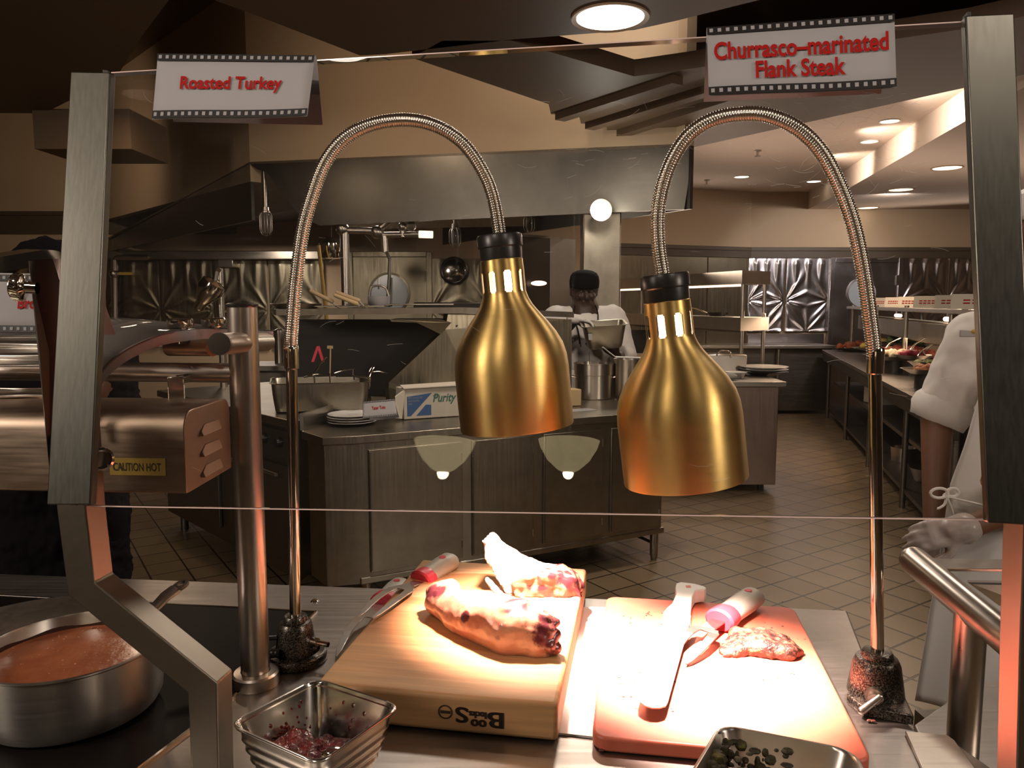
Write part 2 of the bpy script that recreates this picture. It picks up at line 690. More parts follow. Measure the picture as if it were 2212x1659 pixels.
def wood_mat(name, c1, c2, band, along, rough=0.45, grain=0.25):
    """staves of random tone; along = 0 runs the grain along x, 1 along y"""
    m = mat(name, c1, rough)
    b = m.node_tree.nodes['Principled BSDF']
    tc = nd(m, 'ShaderNodeTexCoord')
    sp = nd(m, 'ShaderNodeSeparateXYZ')
    lk(m, tc, 'Object', sp, 'Vector')
    dv = nd(m, 'ShaderNodeMath', operation='DIVIDE')
    dv.inputs[1].default_value = band
    lk(m, sp, 'Y' if along == 0 else 'X', dv, 0)
    fl = nd(m, 'ShaderNodeMath', operation='FLOOR')
    lk(m, dv, 'Value', fl, 0)
    wn = nd(m, 'ShaderNodeTexWhiteNoise', noise_dimensions='1D')
    lk(m, fl, 'Value', wn, 'W')
    mp = nd(m, 'ShaderNodeMapping')
    mp.inputs['Scale'].default_value = (5, 90, 90) if along == 0 else (90, 5, 90)
    lk(m, tc, 'Object', mp, 'Vector')
    nz = nd(m, 'ShaderNodeTexNoise', i_Scale=1.0, i_Detail=5.0)
    lk(m, mp, 'Vector', nz, 'Vector')
    rp = ramp(m, [(0.0, c1), (1.0, c2)])
    lk(m, wn, 'Value', rp, 'Fac')
    rg = ramp(m, [(0.3, (1 - grain,) * 3), (0.7, (1.05,) * 3)])
    lk(m, nz, 'Fac', rg, 'Fac')
    mx = nd(m, 'ShaderNodeMixRGB', blend_type='MULTIPLY')
    mx.inputs[0].default_value = 1.0
    lk(m, rp, 'Color', mx, 1)
    lk(m, rg, 'Color', mx, 2)
    lk(m, mx, 'Color', b, 'Base Color')
    return m


def patchy(name, stops, scale=20, detail=6, rough=0.4, bump=0.3, dist=0.004, sss=0.0, vor=False, coat=0.0):
    m = mat(name, stops[0][1], rough, sss=sss) if sss else mat(name, stops[0][1], rough)
    b = m.node_tree.nodes['Principled BSDF']
    mp = coords(m)
    nz = nd(m, 'ShaderNodeTexNoise', i_Scale=scale, i_Detail=detail, i_Roughness=0.65)
    lk(m, mp, 'Vector', nz, 'Vector')
    rp = ramp(m, stops)
    lk(m, nz, 'Fac', rp, 'Fac')
    lk(m, rp, 'Color', b, 'Base Color')
    if coat:
        b.inputs['Coat Weight'].default_value = coat
        b.inputs['Coat Roughness'].default_value = 0.12
    bp = nd(m, 'ShaderNodeBump', i_Strength=bump, i_Distance=dist)
    n2 = nd(m, 'ShaderNodeTexNoise', i_Scale=scale * 4, i_Detail=3.0)
    lk(m, mp, 'Vector', n2, 'Vector')
    lk(m, n2, 'Fac', bp, 'Height')
    lk(m, bp, 'Normal', b, 'Normal')
    return m


TILE = tile_mat()
MAPLE = wood_mat('maple_block', (0.52, 0.24, 0.09), (0.70, 0.42, 0.20), 0.034, 0, 0.42)
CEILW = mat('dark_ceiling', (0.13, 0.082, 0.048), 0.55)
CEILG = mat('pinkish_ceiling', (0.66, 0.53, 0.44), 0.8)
TRIMW = mat('dark_trim', (0.10, 0.075, 0.05), 0.5)
REDBOARD = patchy('red_board', [(0.35, (0.56, 0.12, 0.065)), (0.65, (0.64, 0.17, 0.10))], 9, 5, 0.45, 0.08, 0.001)
TURKEY = patchy('turkey_skin', [(0.28, (0.14, 0.030, 0.03)), (0.37, (0.36, 0.12, 0.075)), (0.52, (0.50, 0.22, 0.13)), (0.75, (0.58, 0.32, 0.19))], 15, 8, 0.28, 0.35, 0.002, 0.08, coat=0.4)
MEATW = patchy('turkey_meat', [(0.35, (0.74, 0.56, 0.45)), (0.65, (0.86, 0.73, 0.62))], 26, 5, 0.5, 0.3, 0.003, 0.08)
CRISP = patchy('turkey_crisp', [(0.36, (0.06, 0.015, 0.015)), (0.5, (0.34, 0.08, 0.06)), (0.66, (0.58, 0.25, 0.16))], 40, 7, 0.30, 0.6, 0.004, coat=0.4)
STEAK = patchy('steak_crust', [(0.42, (0.02, 0.008, 0.006)), (0.50, (0.085, 0.028, 0.02)), (0.58, (0.19, 0.075, 0.04)), (0.72, (0.34, 0.18, 0.08))], 85, 8, 0.4, 0.7, 0.003)
GRAVY = patchy('gravy', [(0.4, (0.30, 0.085, 0.035)), (0.7, (0.40, 0.13, 0.055))], 22, 6, 0.22, 0.25, 0.003, coat=0.3)
CRANB = patchy('cranberry', [(0.35, (0.05, 0.003, 0.003)), (0.65, (0.26, 0.012, 0.010))], 60, 6, 0.12, 0.8, 0.006, coat=0.6)
HERB = patchy('herbs', [(0.40, (0.014, 0.009, 0.004)), (0.58, (0.045, 0.036, 0.008)), (0.75, (0.16, 0.15, 0.02))], 60, 4, 0.6, 0.5, 0.003)
HAMMER = patchy('hammered_paint', [(0.42, (0.015, 0.013, 0.011)), (0.56, (0.10, 0.085, 0.065)), (0.72, (0.26, 0.21, 0.16))], 420, 2, 0.26, 0.12, 0.001)
HAMMER.node_tree.nodes['Principled BSDF'].inputs['Metallic'].default_value = 0.6


def charred(m, tone):
    """mixes a burnt tone into m where the mesh carries a char mask"""
    b = m.node_tree.nodes['Principled BSDF']
    src = b.inputs['Base Color'].links[0].from_socket
    at = nd(m, 'ShaderNodeAttribute', attribute_name='char')
    mp = coords(m)
    nz = nd(m, 'ShaderNodeTexNoise', i_Scale=130.0, i_Detail=5.0, i_Roughness=0.7)
    lk(m, mp, 'Vector', nz, 'Vector')
    ad = nd(m, 'ShaderNodeMath', operation='MULTIPLY_ADD')
    lk(m, nz, 'Fac', ad, 0)
    ad.inputs[1].default_value = 0.9
    ad.inputs[2].default_value = -0.45
    sm = nd(m, 'ShaderNodeMath', operation='ADD', use_clamp=True)
    lk(m, at, 'Fac', sm, 0)
    lk(m, ad, 'Value', sm, 1)
    st = nd(m, 'ShaderNodeMapRange', interpolation_type='SMOOTHSTEP')
    st.inputs['From Min'].default_value = 0.30
    st.inputs['From Max'].default_value = 0.75
    lk(m, sm, 'Value', st, 'Value')
    mx = nd(m, 'ShaderNodeMixRGB')
    mx.inputs[2].default_value = (*tone, 1)
    lk(m, st, 'Result', mx, 0)
    m.node_tree.links.new(src, mx.inputs[1])
    lk(m, mx, 'Color', b, 'Base Color')


charred(TURKEY, (0.085, 0.018, 0.022))


def set_char(o, fn):
    me = o.data
    at = me.attributes.new('char', 'FLOAT', 'POINT')
    at.data.foreach_set('value', [max(0.0, min(1.0, fn(v.co + o.parent.location))) for v in me.vertices])


def thin_sheet(m, share):
    nt = m.node_tree
    b = nt.nodes['Principled BSDF']
    tr = nd(m, 'ShaderNodeBsdfTranslucent')
    tr.inputs['Color'].default_value = b.inputs['Base Color'].default_value
    mx = nd(m, 'ShaderNodeMixShader')
    mx.inputs[0].default_value = share
    nt.links.new(b.outputs[0], mx.inputs[1])
    nt.links.new(tr.outputs[0], mx.inputs[2])
    nt.links.new(mx.outputs[0], nt.nodes['Material Output'].inputs[0])


thin_sheet(PAPER, 0.4)

# ================================================================ the setting
def wall(name, a, b, z0, z1, m, th=0.12):
    """upright slab whose room face runs from a to b (plan points)"""
    a, b = Vector((a[0], a[1], 0)), Vector((b[0], b[1], 0))
    n = (b - a).normalized().cross(Vector((0, 0, 1))) * -1
    g = G()
    g.sweep3([a + Vector((0, 0, z0)), b + Vector((0, 0, z0)), b + Vector((0, 0, z1)), a + Vector((0, 0, z1))],
             [p + n * th for p in (a + Vector((0, 0, z0)), b + Vector((0, 0, z0)), b + Vector((0, 0, z1)), a + Vector((0, 0, z1)))])
    return struct(g.out(name, m, smooth=False))


g = G()
g.box((0, 3, -0.05), (22, 24, 0.1))
struct(g.out('floor', TILE, smooth=False))
g = G()
g.box((0, 3, 4.35), (22, 24, 0.1))
struct(g.out('ceiling', CEILW, smooth=False))
wall('wall_back_left', (-10.9, 10.2), (-0.5, 10.2), 0, 4.3, TAN)
wall('wall_back_mid', (-0.5, 10.2), (1.42, 10.45), 0, 4.3, TAN)
wall('wall_back_angled', (1.42, 10.45), (3.43, 11.2), 0, 4.3, TAN)
wall('wall_back_right', (3.43, 11.2), (10.9, 11.2), 0, 4.3, TAN)
wall('wall_left', (-10.9, -8.9), (-10.9, 10.2), 0, 4.3, TAN)
wall('wall_right', (10.9, 11.2), (10.9, -8.9), 0, 4.3, TAN)
wall('wall_front', (10.9, -8.9), (-10.9, -8.9), 0, 4.3, TAN)


def band(name, a, b, z0, z1, d, m):
    a, b = Vector((a[0], a[1], 0)), Vector((b[0], b[1], 0))
    n = (b - a).normalized().cross(Vector((0, 0, 1)))
    g = G()
    up = [Vector((0, 0, z)) for z in (z0, z1)]
    g.hull8([a + up[0], b + up[0], b + up[0] + n * d, a + up[0] + n * d, a + up[1], b + up[1], b + up[1] + n * d, a + up[1] + n * d])
    g.hull8([p + n * d * 0.0 + Vector((0, 0, 0)) for p in (a + Vector((0, 0, z1)), b + Vector((0, 0, z1)), b + Vector((0, 0, z1)) + n * d * 1.6, a + Vector((0, 0, z1)) + n * d * 1.6,
             a + Vector((0, 0, z1 + 0.05)), b + Vector((0, 0, z1 + 0.05)), b + Vector((0, 0, z1 + 0.05)) + n * d * 1.6, a + Vector((0, 0, z1 + 0.05)) + n * d * 1.6)])
    return struct(g.out(name, m, smooth=False))


band('trim_1', (-10.8, 10.2), (-3.6, 10.2), 2.42, 2.66, 0.03, TRIMW)
band('trim_2', (1.42, 10.45), (3.43, 11.2), 2.17, 2.27, 0.03, TRIMW)
band('trim_3', (3.43, 11.2), (10.8, 11.2), 2.17, 2.27, 0.03, TRIMW)


def slab(name, poly_px, z, th, m, extra=()):
    pts = [PZ(u, v, z) for u, v in poly_px] + [Vector((e[0], e[1], z)) for e in extra]
    g = G()
    g.prism([(p.x, p.y) for p in pts], z, z + th)
    return struct(g.out(name, m, smooth=False))


# low dark ceiling over the carving line, its edge zigzagging above the kitchen, in three steps
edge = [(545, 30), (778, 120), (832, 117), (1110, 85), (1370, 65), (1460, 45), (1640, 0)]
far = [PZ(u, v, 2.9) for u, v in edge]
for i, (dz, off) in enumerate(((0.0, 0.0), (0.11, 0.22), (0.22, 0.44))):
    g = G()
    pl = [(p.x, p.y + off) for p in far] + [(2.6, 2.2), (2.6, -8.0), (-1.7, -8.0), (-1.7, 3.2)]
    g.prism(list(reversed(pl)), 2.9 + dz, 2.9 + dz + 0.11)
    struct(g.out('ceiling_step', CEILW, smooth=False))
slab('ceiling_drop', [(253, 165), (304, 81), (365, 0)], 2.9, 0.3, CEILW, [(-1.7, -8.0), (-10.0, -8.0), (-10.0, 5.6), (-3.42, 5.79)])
far2 = [(890, 125), (1185, 225), (1190, 247), (1250, 247), (1255, 267), (1310, 268), (1312, 287), (1382, 286), (1499, 318), (2087, 189)]
near2 = [(2087, 62), (1480, 150), (1370, 165), (1105, 88), (955, 88)]
pts = [PZ(u, v, 2.9) for u, v in far2]
ext = pts[-1] + (pts[-1] - pts[-2]).normalized() * 1.6
n2 = [PZ(u, v, 2.9) for u, v in near2]
g = G()
pl = [(p.x, p.y) for p in pts] + [(ext.x, ext.y), (3.2, 3.2)] + [(p.x, p.y) for p in n2]
g.prism(list(reversed(pl)), 2.9, 3.0)
struct(g.out('ceiling_bulkhead', CEILW, smooth=False))
for k, (p, q) in enumerate((((1190, 247), (1480, 152)), ((1255, 267), (1700, 128)), ((1312, 287), (1900, 95)))):
    a, b_ = PZ(*p, 2.9), PZ(*q, 2.9)
    dd = (b_ - a).normalized()
    nn = Vector((dd.y, -dd.x, 0)) * -.09
    g = G()
    g.prism([(x.x, x.y) for x in (a + dd * .05, b_ - dd * .1, b_ - dd * .1 + nn, a + dd * .05 + nn)], 2.85, 2.9)
    struct(g.out('ceiling_beam', CEILW, smooth=False))

# pinkish ceiling over the far right of the kitchen, with its lit step
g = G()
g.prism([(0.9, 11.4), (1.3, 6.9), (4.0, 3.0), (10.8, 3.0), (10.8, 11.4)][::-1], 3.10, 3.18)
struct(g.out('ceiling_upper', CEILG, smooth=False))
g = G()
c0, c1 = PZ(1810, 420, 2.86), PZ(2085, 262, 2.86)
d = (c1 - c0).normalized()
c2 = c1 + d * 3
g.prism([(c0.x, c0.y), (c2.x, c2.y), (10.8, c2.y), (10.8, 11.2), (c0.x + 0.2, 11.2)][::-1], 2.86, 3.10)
struct(g.out('ceiling_lower', CEILG, smooth=False))

# tan soffit wall over the cooking hood
HA, HB = Vector((-2.33, 7.0, 0)), Vector((1.43, 6.2, 0))
HA2 = Vector((-5.28, 10.15, 0))
HB2 = HB + Vector((-0.52, 0.85, 0)) * 4.4
wall('wall_soffit_left', (HA2.x, HA2.y), (HA.x, HA.y), 2.6, 4.3, TAN, 0.1)
wall('wall_soffit_front', (HA.x, HA.y), (HB.x, HB.y), 2.75, 4.3, TAN, 0.1)
wall('wall_soffit_right', (HB.x, HB.y), (HB2.x, HB2.y), 2.75, 4.3, TAN, 0.1)
# the hanging box beam by the left wall
g = G()
a, b = PZ(95, 245, 2.9), PZ(200, 245, 2.9)
g.box((-3.1, 6.0, 2.77), (0.7, 0.6, 0.28))
struct(g.out('ceiling_beam', mat('beam_tan', (0.16, 0.105, 0.06), 0.7), smooth=False))

# column in the middle of the kitchen
g = G()
g.box((0.74, 6.55, 1.42), (0.31, 0.3, 2.84))
struct(g.out('column', CABST, bevel=0.01))

# ================================================================ carving counter
ROT = R(-9.6)
g = G()
cl = PZ(0, 1238, 0.9)
poly = [PZ(-700, 1212, 0.9), PZ(820, 1270, 0.9), PZ(1830, 1318, 0.9), PZ(1900, 1497, 0.9), PZ(1985, 1585, 0.9), PZ(2060, 1600, .9)]
pl = [(p.x, p.y) for p in poly] + [(0.66, 0.9), (0.70, 0.62), (-2.2, 0.95)]
g.prism(pl[::-1], 0.86, 0.9)
t = thing('carving_counter', 'brushed steel counter top under the two carving boards', 'counter', (0, 1.2, 0))
g.out('counter_top', COUNTER, t, bevel=0.004)
g = G()
g.prism([(-2.1, 1.0), (0.6, 0.72), (0.56, 1.30), (-2.1, 1.62)], 0.0, 0.858)
g.out('cabinet_body', DARKST, t, smooth=False)

# lower shelf and overlapping plate to the right
g = G()
g.prism([(q.x, q.y) for q in (PZ(1975, 1565, 0.80), PZ(2110, 1470, 0.80), PZ(2400, 1480, .80), PZ(2500, 1700, 0.80), PZ(2050, 1740, .80))][::-1], 0.77, 0.80)
t = thing('side_counter', 'dark grey steel work surface lower than the carving counter, behind the pipe stand', 'counter', (1.1, 1.25, 0))
g.out('counter_top', COUNTER, t, bevel=0.003)
g = G()
g.prism([(0.78, 1.0), (1.4, 0.95), (1.45, 1.35), (0.75, 1.36)], 0, 0.768)
g.out('cabinet_body', DARKST, t, smooth=False)
g = G()
q = [PZ(1955, 1580, 0.905), PZ(2045, 1588, 0.905), PZ(2062, 1600, 0.905), PZ(2150, 1720, 0.905), PZ(2020, 1720, 0.905)]
g.prism([(p.x, p.y) for p in q][::-1], 0.9005, 0.906)
tag(g.out('joint_plate', STEELX, bevel=0.001), 'thin steel joint plate lying on the counter in front of the right lamp base', 'plate')

# white sheet between the boards
g = G()
q = [PZ(1205, 1314, 0.9), PZ(1330, 1316, 0.9), PZ(1312, 1600, 0.9), PZ(1130, 1580, 0.9)]
g.prism([(p.x, p.y) for p in q][::-1], 0.9005, 0.904)
tag(g.out('board_sheet', SHEET, smooth=False), 'thin white plastic sheet glaring between the wooden and red boards', 'sheet')

# flush black cooking plate
t = thing('hot_plate', 'black glass hot plate with steel edge set flush into the counter under the saucepan', 'hot plate', (-0.8, 1.3, 0.9))
q = [PZ(-420, 1268, 0.9), PZ(680, 1325, 0.9), PZ(512, 1500, .9), PZ(300, 1662, 0.9), PZ(60, 1900, 0.9), PZ(-900, 1800, .9)]
g = G()
g.prism([(p.x, p.y) for p in q][::-1], 0.9003, 0.9035)
g.out('glass_plate', BLACKG, t, smooth=False)
g = G()
for i in range(0, 3):
    a, b = q[i], q[i + 1]
    d = (b - a).normalized()
    nn = Vector((d.y, -d.x, 0)) * -0.004
    g.sweep3([a - d * .003, b + d * .003, b + d * .003 + nn, a - d * .003 + nn], [p + Vector((0, 0, 0.0045)) for p in (a - d * .003, b + d * .003, b + d * .003 + nn, a - d * .003 + nn)])
g.out('edge_trim', CHROME, t, smooth=False)
c = PZ(680, 1299, 0.9)
g = G()
g.lathe([(0.0, 0.004), (0.006, 0.0035), (0.0085, 0.001), (0.0085, 0.0)], 16, Matrix.Translation(c))
tag(g.out('counter_screw', CHROME), 'small domed steel screw on the counter behind the hot plate corner', 'screw')

# ================================================================ wooden carving board
Z1 = 0.957
bl, br, fr = PZ(915, 1218, Z1), PZ(1286, 1232, Z1), PZ(1205, 1525, Z1)
ux = Vector((math.cos(ROT), math.sin(ROT), 0))
uy = Vector((-math.sin(ROT), math.cos(ROT), 0))
BW, BD = 0.362, 0.565
bc = fr + uy * (BD / 2) - ux * (BW / 2)
t = thing('carving_board', 'thick maple butcher block board with burnt lettering on its front edge', 'cutting board', (bc.x, bc.y, 0.9), ROT)
g = G()
g.box((0, 0, 0.0285 + 0.0022), (BW, BD, 0.057))
g.out('block', MAPLE, t, world=False, bevel=0.007, seg=3)
g = G()


def front(s, tt, off=0.0):
    return Vector((-BW / 2 + s * BW, -BD / 2 - 0.0006 - off, 0.002 + tt * 0.057))


for ds in (-.0025, 0, .0025):
    put_text(g, text_mesh('B', 0.012), front, 0.722 + ds, 0.24, 0.785 + ds, 0.66, True)
    put_text(g, text_mesh('oo', 0.02), front, 0.655 + ds, 0.24, 0.716 + ds, 0.43, True)
    put_text(g, text_mesh('locks', 0.02), front, 0.648 + ds, 0.46, 0.716 + ds, 0.64, True)
    put_text(g, text_mesh('S', 0.012), front, 0.592 + ds, 0.30, 0.642 + ds, 0.72, True)
cx, cz = 0.55, 0.55
ring = [(0.0108 * math.cos(2 * math.pi * k / 28), 0.0108 * math.sin(2 * math.pi * k / 28)) for k in range(28)]
for k in range(28):
    a, b = ring[k], ring[(k + 1) % 28]
    o = front(cx, cz)
    g.face([o + Vector((a[0], 0, a[1])), o + Vector((b[0], 0, b[1])), o + Vector((b[0] * .8, 0, b[1] * .8)), o + Vector((a[0] * .8, 0, a[1] * .8))])
o = front(cx, cz)
g.face([o + Vector(p) for p in ((-.0075, 0, -.0022), (.0075, 0, -.0022), (.0075, 0, .0022), (-.0075, 0, .0022))])
g.out('lettering', BURN, t, world=False, smooth=False, fix=False)
# damp patch of juice
g = G()
p0 = PZ(1020, 1256, Z1 + 0.0026)
g.prism([(p0.x + 0.075 * math.cos(a) * (1 + .2 * math.sin(3 * a)), p0.y + 0.055 * math.sin(a) * (1 + .15 * math.cos(2 * a))) for a in [2 * math.pi * k / 30 for k in range(30)]], Z1 + 0.0022, Z1 + 0.0027)
m = mat('meat_juice', (0.42, 0.20, 0.08), 0.15, coat=0.5)
tag(g.out('juice_patch', m, smooth=False), 'glistening patch of meat juice on the wooden board by the fork handle', 'juice', kind='stuff')

# ================================================================ red board
Z2 = 0.922
fr2, bl2 = PZ(1865, 1640, Z2), PZ(1322, 1290, Z2)
rc = (fr2 + bl2) / 2
RW, RD = 0.368, 0.522
t = tag(None or G().box((0, 0, 0.0113), (RW, RD, 0.0214)).out('cutting_board', REDBOARD, None, world=False, bevel=0.004, seg=3), 'thin worn red plastic cutting board holding the knife and steak', 'cutting board')
bmx = bmesh.new()
bmx.from_mesh(t.data)
bmesh.ops.bevel(bmx, geom=[e for e in bmx.edges if abs((e.verts[0].co - e.verts[1].co).z) > 0.01], offset=0.022, segments=6, affect='EDGES', profile=0.5)
bmx.to_mesh(t.data)
bmx.free()
t.location = (rc.x, rc.y, 0.9005)
t.rotation_euler = (0, 0, R(-9.2))

# crumbs on the red board
g = G()
rr = random.Random(3)
for k in range(110):
    u, v = rr.uniform(1330, 1470), rr.uniform(1320, 1540)
    if rr.random() < 0.3:
        u, v = rr.uniform(1620, 1740), rr.uniform(1300, 1470)
    if rr.random() < 0.12:
        u, v = rr.uniform(1390, 1410), rr.uniform(1322, 1336)
    s = rr.uniform(0.0006, 0.0018)
    p = PZ(u, v, 0.9222)
    g.ball((p.x, p.y, 0.9222 + s * .4), (s * rr.uniform(1, 2), s, s * .6), 6)
tag(g.out('crumbs', mat('dark_crumb', (0.10, 0.035, 0.02), 0.6), None), 'scattered dark meat crumbs on the red board', 'crumbs', kind='stuff')
g = G()
for u, v in ((1720, 1505), (1886, 1562), (1878, 1561), (1300, 1625), (1312, 1622)):
    p = PZ(u, v, 0.9)
    if u < 1730 and u > 1400:
        continue
    g.ball((p.x, p.y, 0.9032), (0.0045, 0.0025, 0.002), 8)
tag(g.out('stray_crumbs', mat('crumb_brown', (0.12, 0.04, 0.02), 0.6)), 'few brown crumbs fallen on the steel counter beside the red board', 'crumbs', kind='stuff')


# ================================================================ turkey and steak
def wobble(a1, s1, a2, s2, seed=0.0):
    def fn(c, n):
        p = c + Vector((seed, seed, seed))
        return c + n * (a1 * noise.noise(p * s1) + a2 * noise.noise(p * s2))
    return fn


g = G()
zb = Z1 + 0.002
P1 = PZ(942, 1345, zb); P2 = PZ(1030, 1385, zb); P3 = PZ(1110, 1415, zb); P4 = PZ(1168, 1420, zb)
g.capsule(P1 + Vector((.004, .030, .028)), P2 + Vector((0, .028, .030)), 0.030, 0.040, 24, 7)
g.capsule(P2 + Vector((0, .028, .028)), P3 + Vector((-.004, .030, .032)), 0.040, 0.043, 24, 7)
g.capsule(P3 + Vector((0, .028, .032)), P4 + Vector((-.012, .024, .030)), 0.043, 0.034, 24, 7)
g.capsule(P1 + Vector((-.004, .038, .040)), P1 + Vector((.018, .055, .042)), 0.022, 0.020, 18, 6)
g.capsule(P2 + Vector((.0, .06, .03)), P4 + Vector((-.004, .055, .032)), 0.036, 0.032, 18, 6)
g.capsule(P3 + Vector((-.012, .025, .060)), P3 + Vector((.02, .04, .058)), 0.018, 0.018, 18, 6)
for k in range(9):
    g.capsule(P4 + Vector((-.005, .012 + .008 * (k % 3), .010 + k * .0058)), P4 + Vector((.020 + .007 * math.sin(k * 2.1), .006 + .008 * math.cos(k * 1.7), .006 + k * .0066)), 0.014, 0.0045, 10, 4)
g2 = remeshed(g, 0.0035, 4, wobble(0.009, 19, 0.0014, 85, 3.0))
for v in g2.bm.verts:
    v.co.z = max(v.co.z, zb - 0.0005)
t = thing('roast_turkey_breast', 'browned whole roast turkey breast lying in the middle of the wooden board', 'turkey', (P2.x, P2.y, zb))
tb = g2.out('meat', TURKEY, t, angle=180)
spots = [(P4 + Vector((.012, .02, .035)), .050), (P3 + Vector((.004, .02, .074)), .030), (P1 + Vector((.0, .015, .045)), .030), (P2 + Vector((-.02, -.006, .045)), .012), (P3 + Vector((-.03, -.012, .03)), .010), (P2 + Vector((.045, .03, .07)), .022)]
set_char(tb, lambda p: max((r_ * 1.15 - (p - q_).length) / r_ for q_, r_ in spots) * 1.1 + .35 * noise.noise(p * 45) + .05)

mid = PZ(1150, 1290, zb)


def chunk(px, y, back, vox, fn):
    g = G()
    A_ = [PY(u, v, y) for u, v in px]
    g.sweep3(A_, [p + back for p in A_])
    g2 = remeshed(g, vox, 5, fn)
    for v in g2.bm.verts:
        v.co.z = max(v.co.z, zb - 0.0005)
    return g2


t = thing('carved_turkey_breast', 'cut turkey breast showing white meat, standing at the back of the wooden board', 'turkey', (mid.x, mid.y, zb))
chunk([(1043, 1168), (1056, 1170), (1085, 1196), (1120, 1218), (1160, 1236), (1205, 1240), (1215, 1296), (1118, 1300), (1092, 1284), (1066, 1248), (1048, 1212)], 1.44, Vector((.012, .055, 0)), .004, wobble(0.004, 26, 0.002, 80, 9.0)).out('white_meat', MEATW, t, angle=180)
g2 = chunk([(1098, 1262), (1128, 1243), (1165, 1240), (1200, 1240), (1236, 1254), (1254, 1278), (1258, 1300), (1120, 1300)], 1.422, Vector((.014, .060, 0)), .004, wobble(0.007, 34, 0.003, 90, 5.0))
sk = g2.out('browned_skin', TURKEY, t, angle=180)
set_char(sk, lambda p: .30 + 1.1 * noise.noise(p * 60) + 3.5 * (p.x - mid.x))
g = G()
s0, s1 = PZ(1052, 1250, zb) + Vector((0, 0, .012)), PZ(1080, 1290, zb) + Vector((0, 0, .006))
g.capsule(PY(1053, 1252, 1.43), PY(1078, 1284, 1.40), 0.005, 0.008, 12, 4)
g2 = remeshed(g, 0.002, 2, wobble(0.002, 60, 0.001, 200))
tag(g2.out('turkey_slice', MEATW, None, angle=180), 'small sliver of white turkey meat beside the carved turkey breast', 'turkey slice')

g = G()
zs = 0.9222
S = [PZ(u, v, zs) for u, v in ((1572, 1432), (1610, 1412), (1660, 1418), (1705, 1425), (1738, 1428))]
hs = [0.004, 0.013, 0.017, 0.015, 0.008]
ws = [0.014, 0.038, 0.036, 0.028, 0.012]
for i in range(4):
    a, b = S[i], S[i + 1]
    for s in (-1, -.4, .2, .8):
        g.capsule(a + Vector((0, .032 + s * ws[i] * .8, hs[i] * .7)), b + Vector((0, .030 + s * ws[i + 1] * .8, hs[i + 1] * .7)), hs[i], hs[i + 1], 14, 5)
g2 = remeshed(g, 0.0025, 8, wobble(0.004, 34, 0.0022, 120, 2.0))
for v in g2.bm.verts:
    v.co.z = max(v.co.z, zs)
tag(g2.out('flank_steak', STEAK, None, angle=180), 'charred piece of marinated steak on the red board', 'steak')


# ================================================================ forks and knife
def frame(a, b, up=Vector((0, 0, 1))):
    """x along a->b, z up-ish"""
    x = (b - a).normalized()
    y = up.cross(x).normalized()
    z = x.cross(y)
    return Matrix(((x.x, y.x, z.x, a.x), (x.y, y.y, z.y, a.y), (x.z, y.z, z.z, a.z), (0, 0, 0, 1)))


FORKST = mat('fork_steel', (.72, .66, .60), .27, 1.0)


def carving_fork(label, butt, neck, tip, group=None, roll=0.0, red=PINK):
    """butt and neck: ends of the handle; tip: end of the tines (world)"""
    t = thing('carving_fork', label, 'fork', neck, 0, group)
    M = frame(butt, neck) @ Matrix.Rotation(roll, 4, 'X')
    L = (neck - butt).length
    g = G()
    ks = [(-0.006, .006), (-.002, .015), (.008, .0225), (.3 * L, .0240), (.62 * L, .0226), (.80 * L, .0230)]
    g.tube([M @ Vector((x, 0, 0)) for x, r in ks], [(r * 1.1, r * .82) for x, r in ks], 18)
    h = g.out('handle', GREYP, t)
    g = G()
    g.lathe([(0, 0.0012), (.0068, 0.0010), (.0073, 0)], 18, M @ Matrix.Translation((.030, 0, .0192)))
    g.out('badge', red, h)
    g = G()
    ks = [(.76 * L, .0236), (.82 * L, .0250), (.97 * L, .0256), (1.0 * L, .0215)]
    g.tube([M @ Vector((x, 0, 0)) for x, r in ks], [(r * 1.12, r * .86) for x, r in ks], 18)
    g.out('bolster', red, t)
    # flat steel neck, yoke and two tines
    M2 = frame(neck, tip)
    N = (tip - neck).length
    g = G()
    th = 0.0022

    def strip(cen, wid, bow):
        top, bot = [], []
        for (x, y), wd, zz in zip(cen, wid, bow):
            top.append((x, y + wd, zz))
            bot.append((x, y - wd, zz))
        for i in range(len(cen) - 1):
            p = [bot[i], bot[i + 1], top[i + 1], top[i]]
            g.hull8([M2 @ (Vector(q) + Vector((0, 0, -th / 2))) for q in p] + [M2 @ (Vector(q) + Vector((0, 0, th / 2))) for q in p])
    bow = lambda x: 0.010 * math.sin(math.pi * min(max(x / N, 0), 1))
    xs = [-0.006, .02, .05, .30 * N, .38 * N]
    strip([(x, 0) for x in xs], [.013, .0125, .0125, .020, .0265], [bow(x) for x in xs])
    for s in (-1, 1):
        xs = [.37 * N, .50 * N, .65 * N, .8 * N, .92 * N, N]
        strip([(x, s * y) for x, y in zip(xs, (.0175, .0195, .0195, .0175, .0150, .0130))], [.0095, .0078, .0074, .0064, .0050, .0015], [bow(x) for x in xs])
    bmesh.ops.remove_doubles(g.bm, verts=g.bm.verts, dist=1e-5)
    g.out('tines', FORKST, t, bevel=0.0006, seg=1)
    return t


carving_fork('grey handled carving fork resting on the wooden board beside the turkey', PY(977, 1208, 1.60), PY(907, 1256, 1.515), PZ(790, 1334, 0.966), 'grey carving forks')
carving_fork('grey handled carving fork lying on the red board next to the knife', PZ(1630, 1286, 0.944), PZ(1552, 1342, 0.942), PZ(1467, 1430, 0.928), 'grey carving forks')
carving_fork('grey handled carving fork on the counter, mostly hidden behind the wooden board', PZ(868, 1262, 0.916), PZ(826, 1304, 0.916), PZ(742, 1420, 0.906), 'grey carving forks')

